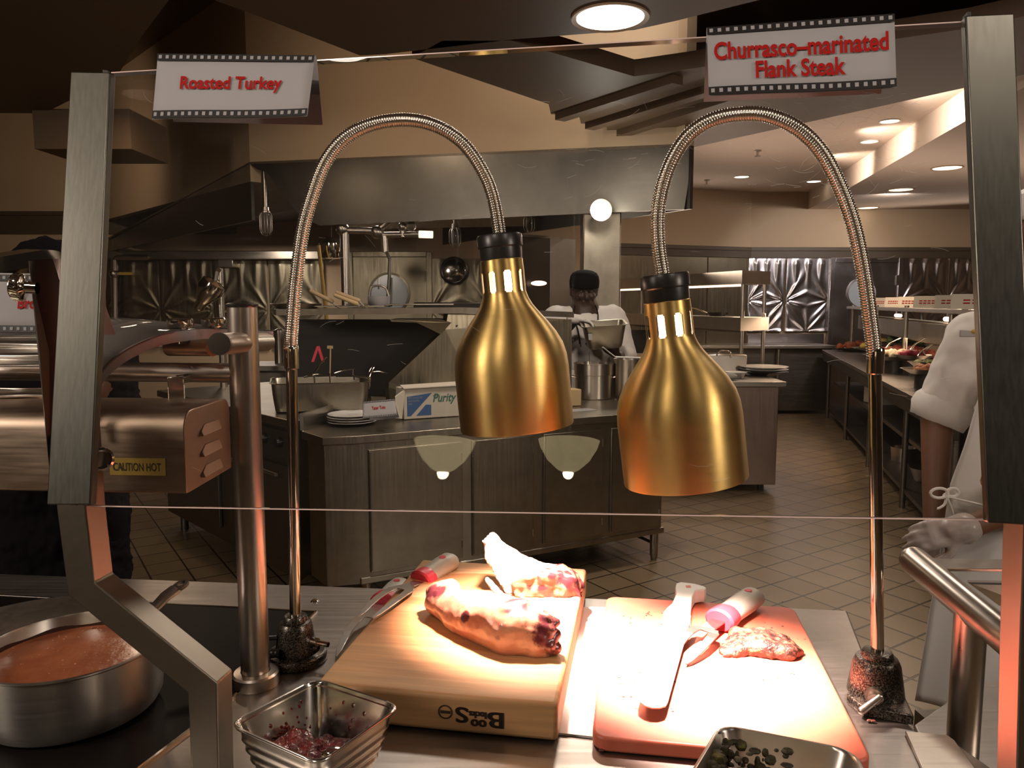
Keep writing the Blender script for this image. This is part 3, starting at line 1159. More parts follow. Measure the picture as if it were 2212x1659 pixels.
t = thing('slicing_knife', 'white handled slicing knife with scalloped blade lying on the red board', 'knife', PZ(1460, 1345, .93))
hb, hn, ht = PZ(1486, 1274, 0.939), PZ(1462, 1342, 0.941), PZ(1408, 1530, 0.940)
M = frame(hn, ht)
N = (ht - hn).length
Mh = frame(hb, hn)
Lh = (hn - hb).length
g = G()
out_l = [(-.004, .012), (.004, .019), (.02, .018), (.045, .0125), (.08, .013), (.098, .018), (Lh, .0205), (Lh + .003, .018)]
out_r = [(-.004, -.010), (.004, -.026), (.012, -.031), (.022, -.029), (.027, -.022), (.036, -.015), (.07, -.0130), (Lh * .93, -.0185), (Lh, -.0205), (Lh + .003, -.018)]
out_l = [(x * (Lh / .115) if 0 < x < .1 else x, y) for x, y in out_l]
poly = out_l + out_r[::-1]
g.prism([(x, -y * 1.22) for x, y in poly], -0.0135, 0.0135, Mh)
h = g.out('handle', WHITEP, t, bevel=0.0085, seg=5)
g = G()
g.prism([(.012, .006), (.022, .0085), (.026, .000), (.016, -.003)], 0.0133, 0.0143, Mh)
g.out('badge', mat('orange_badge', (0.62, 0.17, 0.10), .5), h)
g = G()
bw = 0.0235
ol = [(0, -bw), (N * .9, -bw * .92), (N * .965, -bw * .8), (N * .99, -bw * .45), (N, 0), (N * .99, bw * .45), (N * .965, bw * .78), (N * .93, bw * .85), (0, bw)]
g.prism(ol, -0.001, 0.001, M)
bl = g.out('blade', mat('blade_steel', (0.62, 0.56, 0.52), 0.33, 1.0), t)
g = G()
for k in range(24):
    x = .014 + k * (N * .9 / 24)
    g.prism([(x, -bw * .93), (x + .0042, -bw * .93), (x + .0042, -bw * .38), (x + .0021, -bw * .28), (x, -bw * .38)], 0.0008, 0.0013, M)
g.out('scallops', mat('scallop_steel', (0.26, 0.20, 0.18), 0.5, 0.8), bl)

# ================================================================ sneeze guard
TL, BL, BR = PY(240, 158, .865), PY(190, 1092, .785), PY(2140, 1122, .672)
GN = (BR - BL).cross(TL - BL).normalized()
if GN.y > 0:
    GN = -GN
TR = on_plane(2085, 48, BL, GN)
t = thing('sneeze_guard', 'clear glass sneeze guard between two broad steel posts, standing on the carving counter', 'sneeze guard', (0, 0.82, 0.9))
g = G()
ex = (BR - BL).normalized() * 0.02
a = [BL - ex, BR + ex, TR + ex, TL - ex]
g.sweep3(a, [p - GN * 0.008 for p in a])
pane = g.out('glass_pane', PANE, t, smooth=False)
for p, q in ((TL, TR), (BL, BR)):
    g = G()
    up = (TL - BL).normalized() * (0.0012 if p is TL else -0.0012)
    g.sweep3([p, q, q - GN * 0.008, p - GN * 0.008], [x + up for x in (p, q, q - GN * 0.008, p - GN * 0.008)])
    g.out('polished_edge', EDGE, pane, smooth=False)


g = G()
rs = random.Random(31)
for k in range(230):
    if k < 150:
        u, v = rs.gauss(1830, 130), rs.gauss(290, 110)
    elif k < 190:
        u, v = rs.gauss(1330, 90), rs.gauss(300, 120)
    else:
        u, v = rs.uniform(300, 2050), rs.uniform(200, 1050)
    if not (260 < u < 2070 and 175 < v < 1080):
        continue
    o = on_plane(u, v, BL, GN) + GN * .0004
    ex_, ey_ = (BR - BL).normalized(), (TL - BL).normalized()
    L_, an, cv_ = rs.uniform(.004, .020), rs.gauss(0, .5), rs.uniform(-30, 30)
    w_ = rs.uniform(.00006, .00016)
    prev = None
    for q in range(6):
        s = (q / 5 - .5) * L_
        x, y = s, cv_ * s * s
        p = o + ex_ * (x * math.cos(an) - y * math.sin(an)) + ey_ * (x * math.sin(an) + y * math.cos(an))
        tw = ey_ * w_
        cur = (g.bm.verts.new(p - tw), g.bm.verts.new(p + tw))
        if prev:
            g.bm.faces.new((prev[0], cur[0], cur[1], prev[1]))
        prev = cur
sc_ = mat('scratch', (.75, .68, .6), .5)
sc_.node_tree.nodes['Principled BSDF'].inputs['Alpha'].default_value = .45
g.out('scratches', sc_, pane, smooth=False, fix=False)['kind'] = 'stuff'


def gp(u, v, off):
    return on_plane(u, v, BL + GN * off, GN)


def guard_post(px, nm='post'):
    g = G()
    f = [gp(u, v, 0.013) for u, v in px]
    g.sweep3(f, [p - GN * 0.0105 for p in f])
    po = g.out(nm, POSTST, t, bevel=0.0015)
    return po


lp = guard_post([(100, 1091), (195, 1091), (237, 156), (152, 154)])
rp = guard_post([(2135, 1129), (2236, 1135), (2192, 28), (2085, 33)])
for px in ([(193, 1089), (203, 1089), (246, 162), (235, 160)], [(2127, 1127), (2137, 1127), (2087, 38), (2079, 38)]):
    g = G()
    ff = [gp(u, v, 0.0024) for u, v in px]
    g.sweep3(ff, [p + GN * 0.010 for p in ff])
    g.out('gasket', BLACKR, t, smooth=False)
for px in ([(108, 1085), (190, 1085), (232, 165), (158, 165)], [(2142, 1120), (2228, 1124), (2186, 45), (2094, 45)]):
    g = G()
    ff = [gp(u, v, -0.0085) for u, v in px]
    g.sweep3(ff, [p - GN * 0.012 for p in ff])
    g.out('backing_bar', POSTST, t, bevel=0.0015)


def leg(px, y0, slope, depth):
    """px: (front-left, ridge) pixel pairs from top to bottom; the front face stands on one upright plane"""
    n = Vector((slope, -1, 0)).normalized()
    p0 = Vector((0, y0, 0))
    fl = [on_plane(a, b, p0, n) for a, b in px[0]]
    fr = [on_plane(a, b, p0, n) for a, b in px[1]]
    for q in (fl, fr):
        e = q[-1] - q[-2]
        q[-1] = q[-2] + e * ((.9005 - q[-2].z) / e.z)
    g = G()
    k = len(fl)
    v = [[g.bm.verts.new(p) for p in (fl[i], fr[i], fr[i] - n * depth, fl[i] - n * depth)] for i in range(k)]
    for i in range(k - 1):
        for j in range(4):
            m = (j + 1) % 4
            g.bm.faces.new((v[i][j], v[i][m], v[i + 1][m], v[i + 1][j]))
    g.bm.faces.new(v[0])
    g.bm.faces.new(v[-1][::-1])
    return g.out('leg', LEGST, t, bevel=0.0022, seg=3)


bot = PZ(440, 1900, 0.9)
leg([[(112, 900), (122, 1100), (146, 1286), (405, 1497), (412, 1659), (418, 1800)],
     [(172, 900), (185, 1100), (203, 1259), (469, 1476), (473, 1659), (477, 1800)]], 0.86, -0.14, 0.038)
leg([[(2214, 1000), (2212, 1131), (2203, 1400), (2197, 1659), (2190, 1900)],
     [(2278, 1000), (2276, 1131), (2266, 1400), (2258, 1659), (2250, 1900)]], 0.80, -0.14, 0.042)
for (u, v), q in (((150, 1000), (148, 960)), ((2205, 1070), (2240, 1070))):
    p0 = gp(u, v, -.018)
    n_ = Vector((-.14, -1, 0)).normalized()
    yy = (.86 if u < 1000 else .80) - .14 * p0.x
    g = G()
    g.cyl(p0, Vector((p0.x + .01 if u > 1000 else PY(160, v, yy).x, yy + .012, p0.z)), .011, 18)
    g.out('standoff', LEGST, t)
c = PY(219, 992, 0.80)
g = G()
M = Matrix.Translation(c) @ Vector((0.55, -0.85, 0.1)).to_track_quat('Z', 'Y').to_matrix().to_4x4()
g.lathe([(0, -.012), (.0125, -.012), (.0128, -.002), (.0125, 0.001), (.010, .003), (.008, .0015), (0, .002)], 28, M)
g.out('clamp_bolt', CHROME, t)


# ================================================================ dish signs on the glass
def tent_sign(label, cat, front_px, back_px, lines, yf, yb, n_hole, shear=0.0, group=None, nm='dish_sign', top_extra=0.0, black=0.115):
    """card folded over the guard's top edge; front corners in order TL TR BR BL with a depth each"""
    P = [PY(u, v, y) for (u, v), y in zip(front_px, yf)]
    Q = [PY(u, v, y) for (u, v), y in zip(back_px, yb)]
    base = (P[2] + P[3]) / 2
    t = thing(nm, label, cat, base, 0, group)
    f = quad_fn(P[3], P[2], P[1], P[0])
    n = (P[2] - P[3]).cross(P[0] - P[3]).normalized()
    g = G()
    nn = n * 0.0006
    mid = (P[0] - P[3]).normalized()
    bk = -n * 0.006
    ring = lambda A, B, C, D: g.sweep3([A, B, C, D], [x - nn for x in (A, B, C, D)])
    g.grid(lambda s, q: f(s, q, -0.0004) + n * 0.0012 * math.sin(s * 5 + 1) * (1 - q), 14, 4)
    # fold
    prof = [P[0], P[0] + bk * 0.5 + mid * 0.0035, P[0] + bk]
    prof2 = [P[1], P[1] + bk * 0.5 + mid * 0.0035, P[1] + bk]
    for i in range(2):
        g.face([prof[i], prof2[i], prof2[i + 1], prof[i + 1]])
    g.face([prof[2], prof2[2], Q[1], Q[0]])
    bmesh.ops.remove_doubles(g.bm, verts=g.bm.verts, dist=0.0008)
    g.out('card', PAPER, t, angle=60, solid=0.0007, fix=False)
    ff = lambda s, q, off=0.0: f(s, q, 0.0009) + n * 0.0012 * math.sin(s * 5 + 1) * (1 - q)
    for q0, q1 in ((0.0, black), (1 - black, 1.0)):
        g = G()
        g.grid(lambda s, q: ff(s, q0 + (q1 - q0) * q), 14, 1)
        g.mi = 1
        for k in range(n_hole):
            s = (k + .5) / n_hole
            h = 0.22 / n_hole
            a, b = q0 + (q1 - q0) * .27, q0 + (q1 - q0) * .75
            g.face([ff(s - h, a) + n * .0004, ff(s + h, a) + n * .0004, ff(s + h, b) + n * .0004, ff(s - h, b) + n * .0004])
        g.out('film_strip', [FILM, PAPER], t, fix=False)
    g = G()
    for txt, s0, t0, s1, t1 in lines:
        put_text(g, text_mesh(txt, 0.027, shear=shear), lambda s, q, off: ff(s, q) + n * 0.0004, s0, t0, s1, t1)
    if lines:
        g.out('lettering', REDINK, t, fix=False, smooth=False)
    return t


tent_sign('folded white card reading Roasted Turkey in red, hung on the glass edge', 'sign',
          [(341, 117), (680, 121), (663, 250), (330, 259)], [(375, 263), (697, 270)],
          [('Roasted Turkey', 0.17, 0.37, 0.82, 0.635)], [.852, .818, .772, .800], [.885, .85], 22)
tent_sign('folded white card reading Churrasco-marinated Flank Steak in red, hung on the glass edge', 'sign',
          [(1527, 61), (1932, 31), (1937, 188), (1531, 209)], [(1520, 220), (1903, 202)],
          [('Churrasco\u2013marinated', 0.035, 0.49, 0.965, 0.76), ('Flank Steak', 0.26, 0.20, 0.74, 0.45)], [.772, .742, .700, .728], [.82, .79], 22)


# ================================================================ heat lamps
def heat_lamp(label, base_kind, base, px_neck, y_neck, pole_px, head_bot, head_top, fine):
    t = thing('heat_lamp', label, 'heat lamp', base, 0, 'brass heat lamps')
    Bz = base.z
    # base
    g = G()
    if base_kind == 'round':
        g.lathe([(0, 0), (.052, 0), (.053, .010), (.050, .016), (.040, .018)], 40, Matrix.Translation(base))
        s = 0.86
    else:
        q = [PZ(u, v, Bz) for u, v in ((1974, 1568), (1862, 1548), (1828, 1520), (1850, 1455), (1925, 1462))]
        g.prism([(p.x, p.y) for p in q][::-1], Bz, Bz + 0.016)
        s = 1.0
    pl = g.out('foot_plate', HAMMER, t, bevel=0.0025)
    g = G()
    prof = [(.042, .014), (.041, .022), (.035, .060), (.032, .067), (.030, .070), (.024, .072), (.023, .078), (.021, .081), (.014, .082), (.0, .082)]
    g.lathe([(r * s, z) for r, z in prof], 40, Matrix.Translation(base))
    g.out('base_bell', HAMMER, t)
    # set screw
    g = G()
    if base_kind == 'round':
        d = Vector((0.8, -.3, 0)).normalized()
        a = base + d * .030 + Vector((0, 0, .038))
        g.cyl(a, a + d * .014, .008, 14)
        g.cyl(a + d * .012, a + d * .036, .0045, 10)
        g.out('set_screw', CHROME, t)
        g = G()
        c = base + Vector((-.032, -.028, .03))
        g.tube([c + Vector((.004, .01, .018)), c + Vector((-.016, .0, .022)), c + Vector((-.026, -.004, .008)), c + Vector((-.018, -.008, -.008)), c + Vector((-.002, -.012, -.006)), c + Vector((.004, -.012, .0))], .0042, 10)
        g.ball(c + Vector((.004, -.010, .0)), .008, 12)
        g.out('power_cord', BLACKP, t)
    else:
        d = Vector((-.45, -.85, 0)).normalized()
        a = base + d * .034 + Vector((0, 0, .026))
        g.cyl(a, a + d * .012, .013, 18)
        g.cyl(a + d * .012, a + d * .020, .009, 14)
        e = a + d * .026
        sd = Vector((-.6, .0, -.5)).normalized()
        g.capsule(e - sd * .012, e + sd * .022, .0045, .0065, 12, 4)
        g.out('set_screw', PIPEST, t)
    # pole
    top = PY(pole_px[0], pole_px[1], base.y)
    g = G()
    g.cyl(base + Vector((0, 0, .080)), top, .0095, 24)
    g.out('pole', CHROME, t)
    neck = [PY(u, v, y) for (u, v), y in zip(px_neck, y_neck)]
    g = G()
    g.lathe([(.0098, -.006), (.0122, -.004), (.0124, .028), (.0118, .033), (.0112, .034)], 28, Matrix.Translation(top))
    g.out('coupling', CHROME, t)
    # ribbed flexible neck
    cv = catmull(neck, 10)
    ln = [0.0]
    for i in range(1, len(cv)):
        ln.append(ln[-1] + (cv[i] - cv[i - 1]).length)
    tot = ln[-1]
    N = int(tot / 0.0008)
    pts, rr_ = [], []
    j = 0
    for i in range(N + 1):
        d = tot * i / N
        while j < len(ln) - 2 and ln[j + 1] < d:
            j += 1
        f = (d - ln[j]) / max(ln[j + 1] - ln[j], 1e-6)
        pts.append(cv[j].lerp(cv[j + 1], f))
        rr_.append((.0112, .0112, .0108, .0097, .0108)[i % 5])
    g = G()
    g.tube(pts, rr_, 16)
    g.out('gooseneck', NICKEL, t, angle=60)
    # head
    ax = (head_top - head_bot).normalized()
    M = Matrix.Translation(head_bot) @ ax.to_track_quat('Z', 'Y').to_matrix().to_4x4()
    H = (head_top - head_bot).length
    k = H / 0.322
    prof = [(.0955, 0), (.0960, .002), (.0962, .05), (.0962, .098), (.0945, .118), (.0895, .137), (.0800, .156), (.0675, .174), (.0550, .190), (.0455, .203), (.0395, .215), (.0368, .224)]
    rows = [.2265, .229, .234, .2545, .2595, .262]
    prof += [(.0362, z) for z in rows] + [(.0358, .268), (.0355, .280), (.0345, .281)]
    n0 = len(prof) - 3 - len(rows)
    NS = 120
    half = {0: 2.0, 1: 3.2, 2: 3.2, 3: 3.2, 4: 2.0}

    def skip(i, jj):
        r = i - n0
        if r in half:
            d = abs(((jj + .5 + 3) % 15) - 7.5)
            return d < (2.2 if r in (0, 4) else 3.1)
        return False
    g = G()
    g.lathe([(r * k, z * k) for r, z in prof], NS, M, skip)
    g.mi = 1
    g.lathe([((r - .0022) * k, z * k) for r, z in prof[:-1]], NS, M, skip)
    g.mi = 0
    g.lathe([(.0933 * k, 0.0001), (.0955 * k, 0)], NS, M)
    g.out('shade', [BRASS, LINER], t, angle=40)
    g = G()
    prof = [(.0, .280), (.0345, .280), (.0350, .284), (.0352, .300), (.0375, .302), (.0378, .319), (.036, .322), (.012, .3225), (0, .3225)]
    g.lathe([(r * k, z * k) for r, z in prof], 48, M)
    g.out('collar', BLACKP, t)
    g = G()
    prof = [(0, .07), (.030, .073), (.055, .086), (.060, .10), (.050, .13), (.032, .165), (.022, .20), (.018, .23), (.018, .27), (0, .275)]
    g.lathe([(r * k * .93, z * k) for r, z in prof], 36, M)
    g.out('bulb', BULB, t)
    return t, M, k


LB = PZ(641, 1425, 0.9)
left_bot, left_top = PY(1117, 921, 1.34), PY(1078, 507, 1.34)
nk = [(630, 752), (629, 735), (632, 690), (640, 600), (654, 500), (674, 425), (702, 352), (746, 298), (806, 268), (880, 259), (946, 274), (1002, 312), (1045, 375), (1067, 435), (1080, 512)]
yl = [1.278 - (1.278 - 1.34) * min(1, max(0, i - 4) / 8) for i in range(len(nk))]
yl[0] = yl[1] = LB.y
RB = PZ(1890, 1512, 0.9)
yr0 = RB.y
right_bot, right_top = PY(1481, 1035, 1.20), PY(1434, 592, 1.20)
nk2 = [(1889, 775), (1888, 755), (1880, 690), (1864, 580), (1842, 480), (1812, 398), (1772, 325), (1722, 277), (1660, 250), (1600, 246), (1540, 258), (1492, 288), (1458, 334), (1434, 392), (1421, 460), (1422, 530), (1432, 597)]
yr = [yr0 + (1.20 - yr0) * min(1, max(0, i - 4) / 9) for i in range(len(nk2))]
lampL, ML, kL = heat_lamp('brass heat lamp on a round speckled base between the pole and the wooden board', 'round', LB, nk, yl, (630, 790), left_bot, left_top, 0)
lampR, MR, kR = heat_lamp('brass heat lamp on a square-cornered speckled base right of the red board', 'square', RB, nk2, yr, (1890, 800), right_bot, right_top, 0)
for M, k, nm in ((ML, kL, 'left'), (MR, kR, 'right')):
    p = M @ Vector((0, 0, .060 * k))
    q = M @ Vector((0, 0, -.3))
    spot('heat_lamp_beam', p, q, 240, HEAT, 72, 1.0, 0.03)
    point('heat_lamp_glow', M @ Vector((0, 0, .235 * k)) + (M.to_3x3() @ Vector((.026 * k, 0, 0))), 0.22, HEAT, 0.004)

# ================================================================ saucepan with gravy
PC = Vector((-0.668, 1.118, 0.9045))
PR = 0.132
t = thing('saucepan', 'brushed steel saucepan of brown gravy with long handle on the black hot plate', 'saucepan', PC)
prof = [(0, 0), (.108, 0), (.122, .006), (.129, .018), (.131, .035), (.131, .098), (.1345, .1010), (.1345, .1030), (.131, .1035), (.1290, .100), (.1285, .03), (.12, .012), (.0, .010)]
prof = [(r * .955, z) for r, z in prof]
g = G()
g.lathe(prof, 72, Matrix.Translation(PC))
g.out('pan_body', POTST, t)
h0, h1, h2 = PY(318, 1330, 1.27), PY(358, 1288, 1.31), PY(402, 1256, 1.35)
h00 = PC + Vector((.120, .045, .092))
g = G()
g.tube([h00, h00.lerp(h0, .5) + Vector((0, 0, -.004)), h0, h1, PY(380, 1272, 1.33)], [(.010, .004), (.009, .004), (.010, .004), (.0115, .0045), (.0120, .0045)], 14)
M = frame(PY(376, 1275, 1.328), h2)
L = (h2 - PY(376, 1275, 1.328)).length
oval = [(L * .5 + (L * .62) * math.cos(a), .0125 * math.sin(a)) for a in [2 * math.pi * k / 24 for k in range(24)]]
hole = [(L * .66 + .0085 * math.cos(a), .0055 * math.sin(a)) for a in [2 * math.pi * k / 24 for k in range(24)]]
for k in range(24):
    j = (k + 1) % 24
    g.hull8([M @ Vector((p[0], p[1], -.003)) for p in (oval[k], oval[j], hole[j], hole[k])] + [M @ Vector((p[0], p[1], .003)) for p in (oval[k], oval[j], hole[j], hole[k])])
g.out('handle', STEEL, t)
g = G()
GZ = PC.z + 0.078
g.lathe([(.0, 0.0), (.05, .0012), (.10, .0004), (.116, -.001), (.1222, .0015)], 64, Matrix.Translation((PC.x, PC.y, GZ)))
rr = random.Random(5)
g.mi = 1
for k in range(90):
    a = rr.uniform(0, 6.28)
    r = .118 * math.sqrt(rr.random())
    s = rr.uniform(.0006, .0018)
    g.ball((PC.x + r * math.cos(a), PC.y + r * math.sin(a), GZ + .0006), (s, s, s * .7), 6)
tag(g.out('gravy', [GRAVY, mat('gravy_foam', (0.50, 0.25, 0.13), 0.3)], None), 'smooth brown gravy with small bubbles filling the saucepan', 'gravy', kind='stuff')
g = G()
for k in range(40):
    a0, a1 = math.pi * (0.05 + .95 * k / 40), math.pi * (0.05 + .95 * (k + 1) / 40)
    for a in (a0,):
        pass
    r = .1221
    f = lambda a, z: Vector((PC.x + r * math.cos(a), PC.y + r * math.sin(a), z))
    g.face([f(a0, GZ), f(a1, GZ), f(a1, GZ + .007 + .002 * math.sin(a1 * 9)), f(a0, GZ + .007 + .002 * math.sin(a0 * 9))])
tag(g.out('gravy_crust', mat('dark_crust', (0.05, 0.018, 0.010), 0.5), None, fix=False), 'dark dried crust of gravy along the inner wall of the saucepan', 'crust', kind='stuff')

# flat skillet behind the saucepan
KC = Vector((-0.87, 1.335, 0.9045))
t = thing('round_griddle', 'wide dull flat steel disc with low rim behind the gravy saucepan', 'griddle', KC)
g = G()
g.lathe([(0, 0), (.19, 0), (.197, .004), (.20, .014), (.199, .016), (.194, .0145), (.188, .011), (0, .010)], 64, Matrix.Translation(KC))
g.out('disc', brushed('dull_steel', (.46, .40, .34), .40, (60, 60, 60), .0, .06), t)

# ================================================================ square steel pans in front
def square_pan(label, corners, z1, depth, taper, rad, ribs, name, matl, rim=0.004):
    """corners: rim corners in the plan, in order"""
    C = [Vector((c.x, c.y, 0)) for c in corners]
    ce = sum(C, Vector()) / 4
    t = thing(name, label, 'pan', (ce.x, ce.y, z1 - depth))

    def loop(scale, z, rscale=1.0):
        pts = []
        for i in range(4):
            p = ce + (C[i] - ce) * scale
            a = ce + (C[i - 1] - ce) * scale
            b = ce + (C[(i + 1) % 4] - ce) * scale
            da, db = (a - p).normalized(), (b - p).normalized()
            r = rad * rscale
            for k in range(7):
                s = k / 6
                q = (p + da * r) * (1 - s) ** 2 + p * 2 * s * (1 - s) + (p + db * r) * s ** 2
                pts.append(Vector((q.x, q.y, z)))
        return pts
    levels = [(1.03, z1 - rim * 1.2), (1.045, z1 - rim * .4), (1.03, z1), (1.0, z1 - rim * .1)]
    inner = [(0.985, z1 - rim), (1 - taper * .55, z1 - depth * .6), (1 - taper * .85, z1 - depth * .88), (1 - taper, z1 - depth * .955), (0.3, z1 - depth * .96)]
    outer = []
    nz = 26
    for k in range(nz + 1):
        s = k / nz
        sc = 1.012 - taper * (0.12 + .80 * s ** 1.5)
        if ribs and 0.18 < s < 0.9:
            sc += 0.017 * math.sin((s - .18) * ribs * 2 * math.pi)
        outer.append((sc, z1 - rim * 1.2 - (depth - rim * 1.2) * s))
    outer += [(1.0 - taper * 1.05, z1 - depth), (0.2, z1 - depth)]
    seq = outer[::-1] + levels + inner
    g = G()
    prev = None
    for sc, z in seq:
        lp_ = [g.bm.verts.new(p) for p in loop(sc, z)]
        if prev:
            n = len(lp_)
            for i in range(n):
                j = (i + 1) % n
                g.bm.faces.new((prev[i], prev[j], lp_[j], lp_[i]))
        else:
            g.bm.faces.new(lp_[::-1])
        prev = lp_
    g.bm.faces.new(prev)
    g.out('pan_body', matl, t, angle=60, fix=True)
    return t, ce


DP = mat('dish_steel', (0.70, 0.66, 0.60), 0.17, 1.0)
zc = 0.984
cs = [PZ(498, 1562, zc), PZ(688, 1646, zc), PZ(862, 1524, zc), PZ(684, 1466, zc)]
t, ce = square_pan('square ribbed steel dish of cranberry sauce in front of the wooden board', cs, zc, 0.078, 0.30, 0.024, 5, 'sauce_dish', DP)
rr = random.Random(8)
g = G()
for k in range(90):
    a = rr.uniform(0, 6.28)
    r = math.sqrt(rr.random()) * .052
    p = Vector((ce.x - .006 + r * math.cos(a), ce.y + r * math.sin(a) * .8, zc - .064))
    s = rr.uniform(.008, .016)
    g.ball(p + Vector((0, 0, rr.uniform(0, .010) + max(0, -.25 * (p.x - ce.x)))), (s, s, s * .8), 10)
g2 = remeshed(g, .0025, 3, wobble(.003, 60, .0015, 180))
tag(g2.out('cranberry_sauce', CRANB, None, angle=180), 'glossy red cranberry sauce lying in the square ribbed dish', 'sauce', kind='stuff')
g = G()
for k in range(46):
    s, q = rr.random(), rr.random() ** 2
    e0, e1 = (cs[0], cs[3]) if rr.random() < .7 else (cs[3], cs[2])
    top_ = e0.lerp(e1, .12 + .76 * s)
    sc = .985 - .13 * (.3 + .7 * (1 - q)) * .9
    z = zc - .078 * (.22 + .5 * (1 - q))
    p = Vector((ce.x + (top_.x - ce.x) * (1.0 - .30 * (zc - z) / .078 * .98), ce.y + (top_.y - ce.y) * (1.0 - .30 * (zc - z) / .078 * .98), z))
    r = rr.uniform(.0008, .0024)
    g.ball(p, (r, r, r * 1.5), 6)
tag(g.out('sauce_splashes', CRANB, None), 'small red sauce splashes on the inner walls of the ribbed dish', 'splashes', kind='stuff')
# spoon end in the sauce
g = G()
sp = Vector((ce.x + .026, ce.y - .018, zc - .044))
g.tube([sp + Vector((.016 * math.cos(a), .009 * math.sin(a), 0.004 * math.sin(a))) for a in [2 * math.pi * k / 24 for k in range(24)]], .0016, 8, closed=True)
g.lathe([(0, -.006), (.6, -.0045), (.95, -.001), (1, 0)], 20, Matrix.Translation(sp) @ Matrix.Diagonal((.016, .009, 1, 1)))
tag(g.out('spoon_bowl', CHROME, None), 'small steel spoon bowl sunk in the cranberry sauce', 'spoon')

zc = 0.985
cs2 = [PZ(1446, 1755, zc), PZ(1560, 1566, zc), PZ(1838, 1620, zc), PZ(1935, 1790, zc)]
t, ce2 = square_pan('square steel pan with herb remains in front of the red board', cs2, zc, 0.07, 0.22, 0.026, 0, 'herb_pan', POTST)
g = G()
rr = random.Random(11)
for k in range(150):
    q = rr.random()
    base = cs2[0].lerp(cs2[1], 1 - abs(rr.gauss(0, .32)))
    zz = zc - rr.uniform(.012, .06)
    sc = 1.0 - .22 * (zc - zz) / .07 * .95
    p = Vector((ce2.x + (base.x - ce2.x) * sc + rr.uniform(0, .05) * (q ** 3), ce2.y + (base.y - ce2.y) * sc, zz))
    if q < .25:
        b2 = cs2[1].lerp(cs2[2], rr.random() * .55)
        p = Vector((ce2.x + (b2.x - ce2.x) * sc, ce2.y + (b2.y - ce2.y) * sc, zz))
    s = rr.uniform(.0015, .0075)
    g.ball(p, (s * rr.uniform(.7, 1.8), s, s * rr.uniform(.4, 1.5)), 6)
for k in range(60):
    p = ce2 + Vector((rr.uniform(-.05, .02), rr.uniform(-.04, .03), 0))
    s = rr.uniform(.004, .010)
    g.ball((p.x, p.y, zc - .064), (s, s, s * .5), 6)
tag(g.out('herb_remains', HERB, None), 'dark green chopped herb remains stuck to the steel pan walls', 'herbs', kind='stuff')

# ================================================================ pole and infrared warmer to the left
t = thing('warmer_stand', 'thick steel pole carrying pipes and a ventilated food warmer marked CAUTION HOT', 'food warmer', PZ(553, 1478, .9))
pb = PZ(553, 1476, 0.9)
ptop = PY(522, 664, pb.y)
px_, py_ = pb.x, pb.y
ptop = Vector((px_ + (ptop.x - px_) * .35, py_, ptop.z))
g = G()
g.cyl((px_, py_, .905), ptop, .0228, 36)
g.out('pole', PIPEST, t)
g = G()
g.lathe([(.0, .0), (.0235, 0), (.0245, .002), (.0245, .005), (.02, .007), (0, .0072)], 36, Matrix.Translation(ptop))
g.out('pole_cap', BLACKP, t)
g = G()
g.lathe([(.0235, .022), (.034, .021), (.037, .018), (.038, .004), (.0375, .0), (.0, .0)], 44, Matrix.Translation((px_, py_, .9004)))
g.out('flange', PIPEST, t)
zr = PY(300, 806, py_).z
g = G()
g.tube([(px_ + .004, py_, zr), (-1.4, py_ + .10, zr)], .0155, 24)
g.out('rail', PIPEST, t)
zx = PY(500, 742, py_).z
e0, e1 = PY(475, 743, py_ - .115), PY(574, 738, py_ + .115)
g = G()
g.cyl(e0, e1, .0158, 28)
cr = g.out('cross_pipe', PIPEST, t)
g = G()
dd = (e0 - e1).normalized()
g.cyl(e0 - dd * .004, e0 + dd * .003, .0161, 28)
g.out('end_cap', DARKST, cr)
a, b = PY(460, 752, py_ - .03), PY(366, 752, py_ + .02)
g = G()
g.cyl(a, b, .0125, 20)
g.out('rusty_stub', RUST, t)
# warmer box
x1 = -0.432
z0, z1 = 1.268, 1.378
y0, y1 = 1.0, 1.165
sk = -.10
g = G()


def yz(r=0.022):
    pts = []
    for cx_, cz_, a0 in ((y0 + .004, z0 + .004, 180), (y1 - .004, z0 + .004, 270), (y1 - r, z1 - r, 0), (y0 + r * 1.2, z1 - r * 1.2, 90)):
        rad = .004 if cz_ < z0 + .01 else (r if a0 == 0 else r * 1.2)
        for k in range(6):
            a = R(a0 + 90 * k / 5)
            pts.append((cx_ + rad * math.cos(a), cz_ + rad * math.sin(a)))
    return pts


pr = yz()
xe = -1.35
g.sweep3([Vector((x1 + .02 * (p[0] - y0) / .16 * 0, p[0], p[1])) for p in pr], [Vector((xe, p[0] + .06, p[1])) for p in pr])
bx = g.out('warmer_box', brushed('warmer_steel', (.50, .38, .28), .40, (3, 200, 200), .04), t, bevel=0.0015)
g = G()
for k in range(3):
    zc_ = z1 - .030 - k * .029
    sl = [(y0 + .038, zc_ - .011), (y0 + .105, zc_ - .011), (y0 + .112, zc_ - .004), (y0 + .108, zc_ + .003), (y0 + .056, zc_ + .004), (y0 + .042, zc_ - .004)]
    g.sweep3([Vector((x1 - .001, p[0] + .01, p[1])) for p in sl],
             [Vector((x1 + (.007 if i in (0, 1) else .0012), p[0] + .01, p[1])) for i, p in enumerate(sl)])
g.out('louver', mat('louver_steel', (.30, .19, .12), .5, .6), bx, bevel=.001)
g = G()
lc0, lc1 = PY(231, 991, y0), PY(358, 1028, y0)
f = lambda s, q, off=0.0: Vector((lc0.x + (lc1.x - lc0.x) * s, (y0 + .06 * (x1 - (lc0.x + (lc1.x - lc0.x) * s)) / (x1 - xe)) - .0012 - off, lc1.z + (lc0.z - lc1.z) * q))
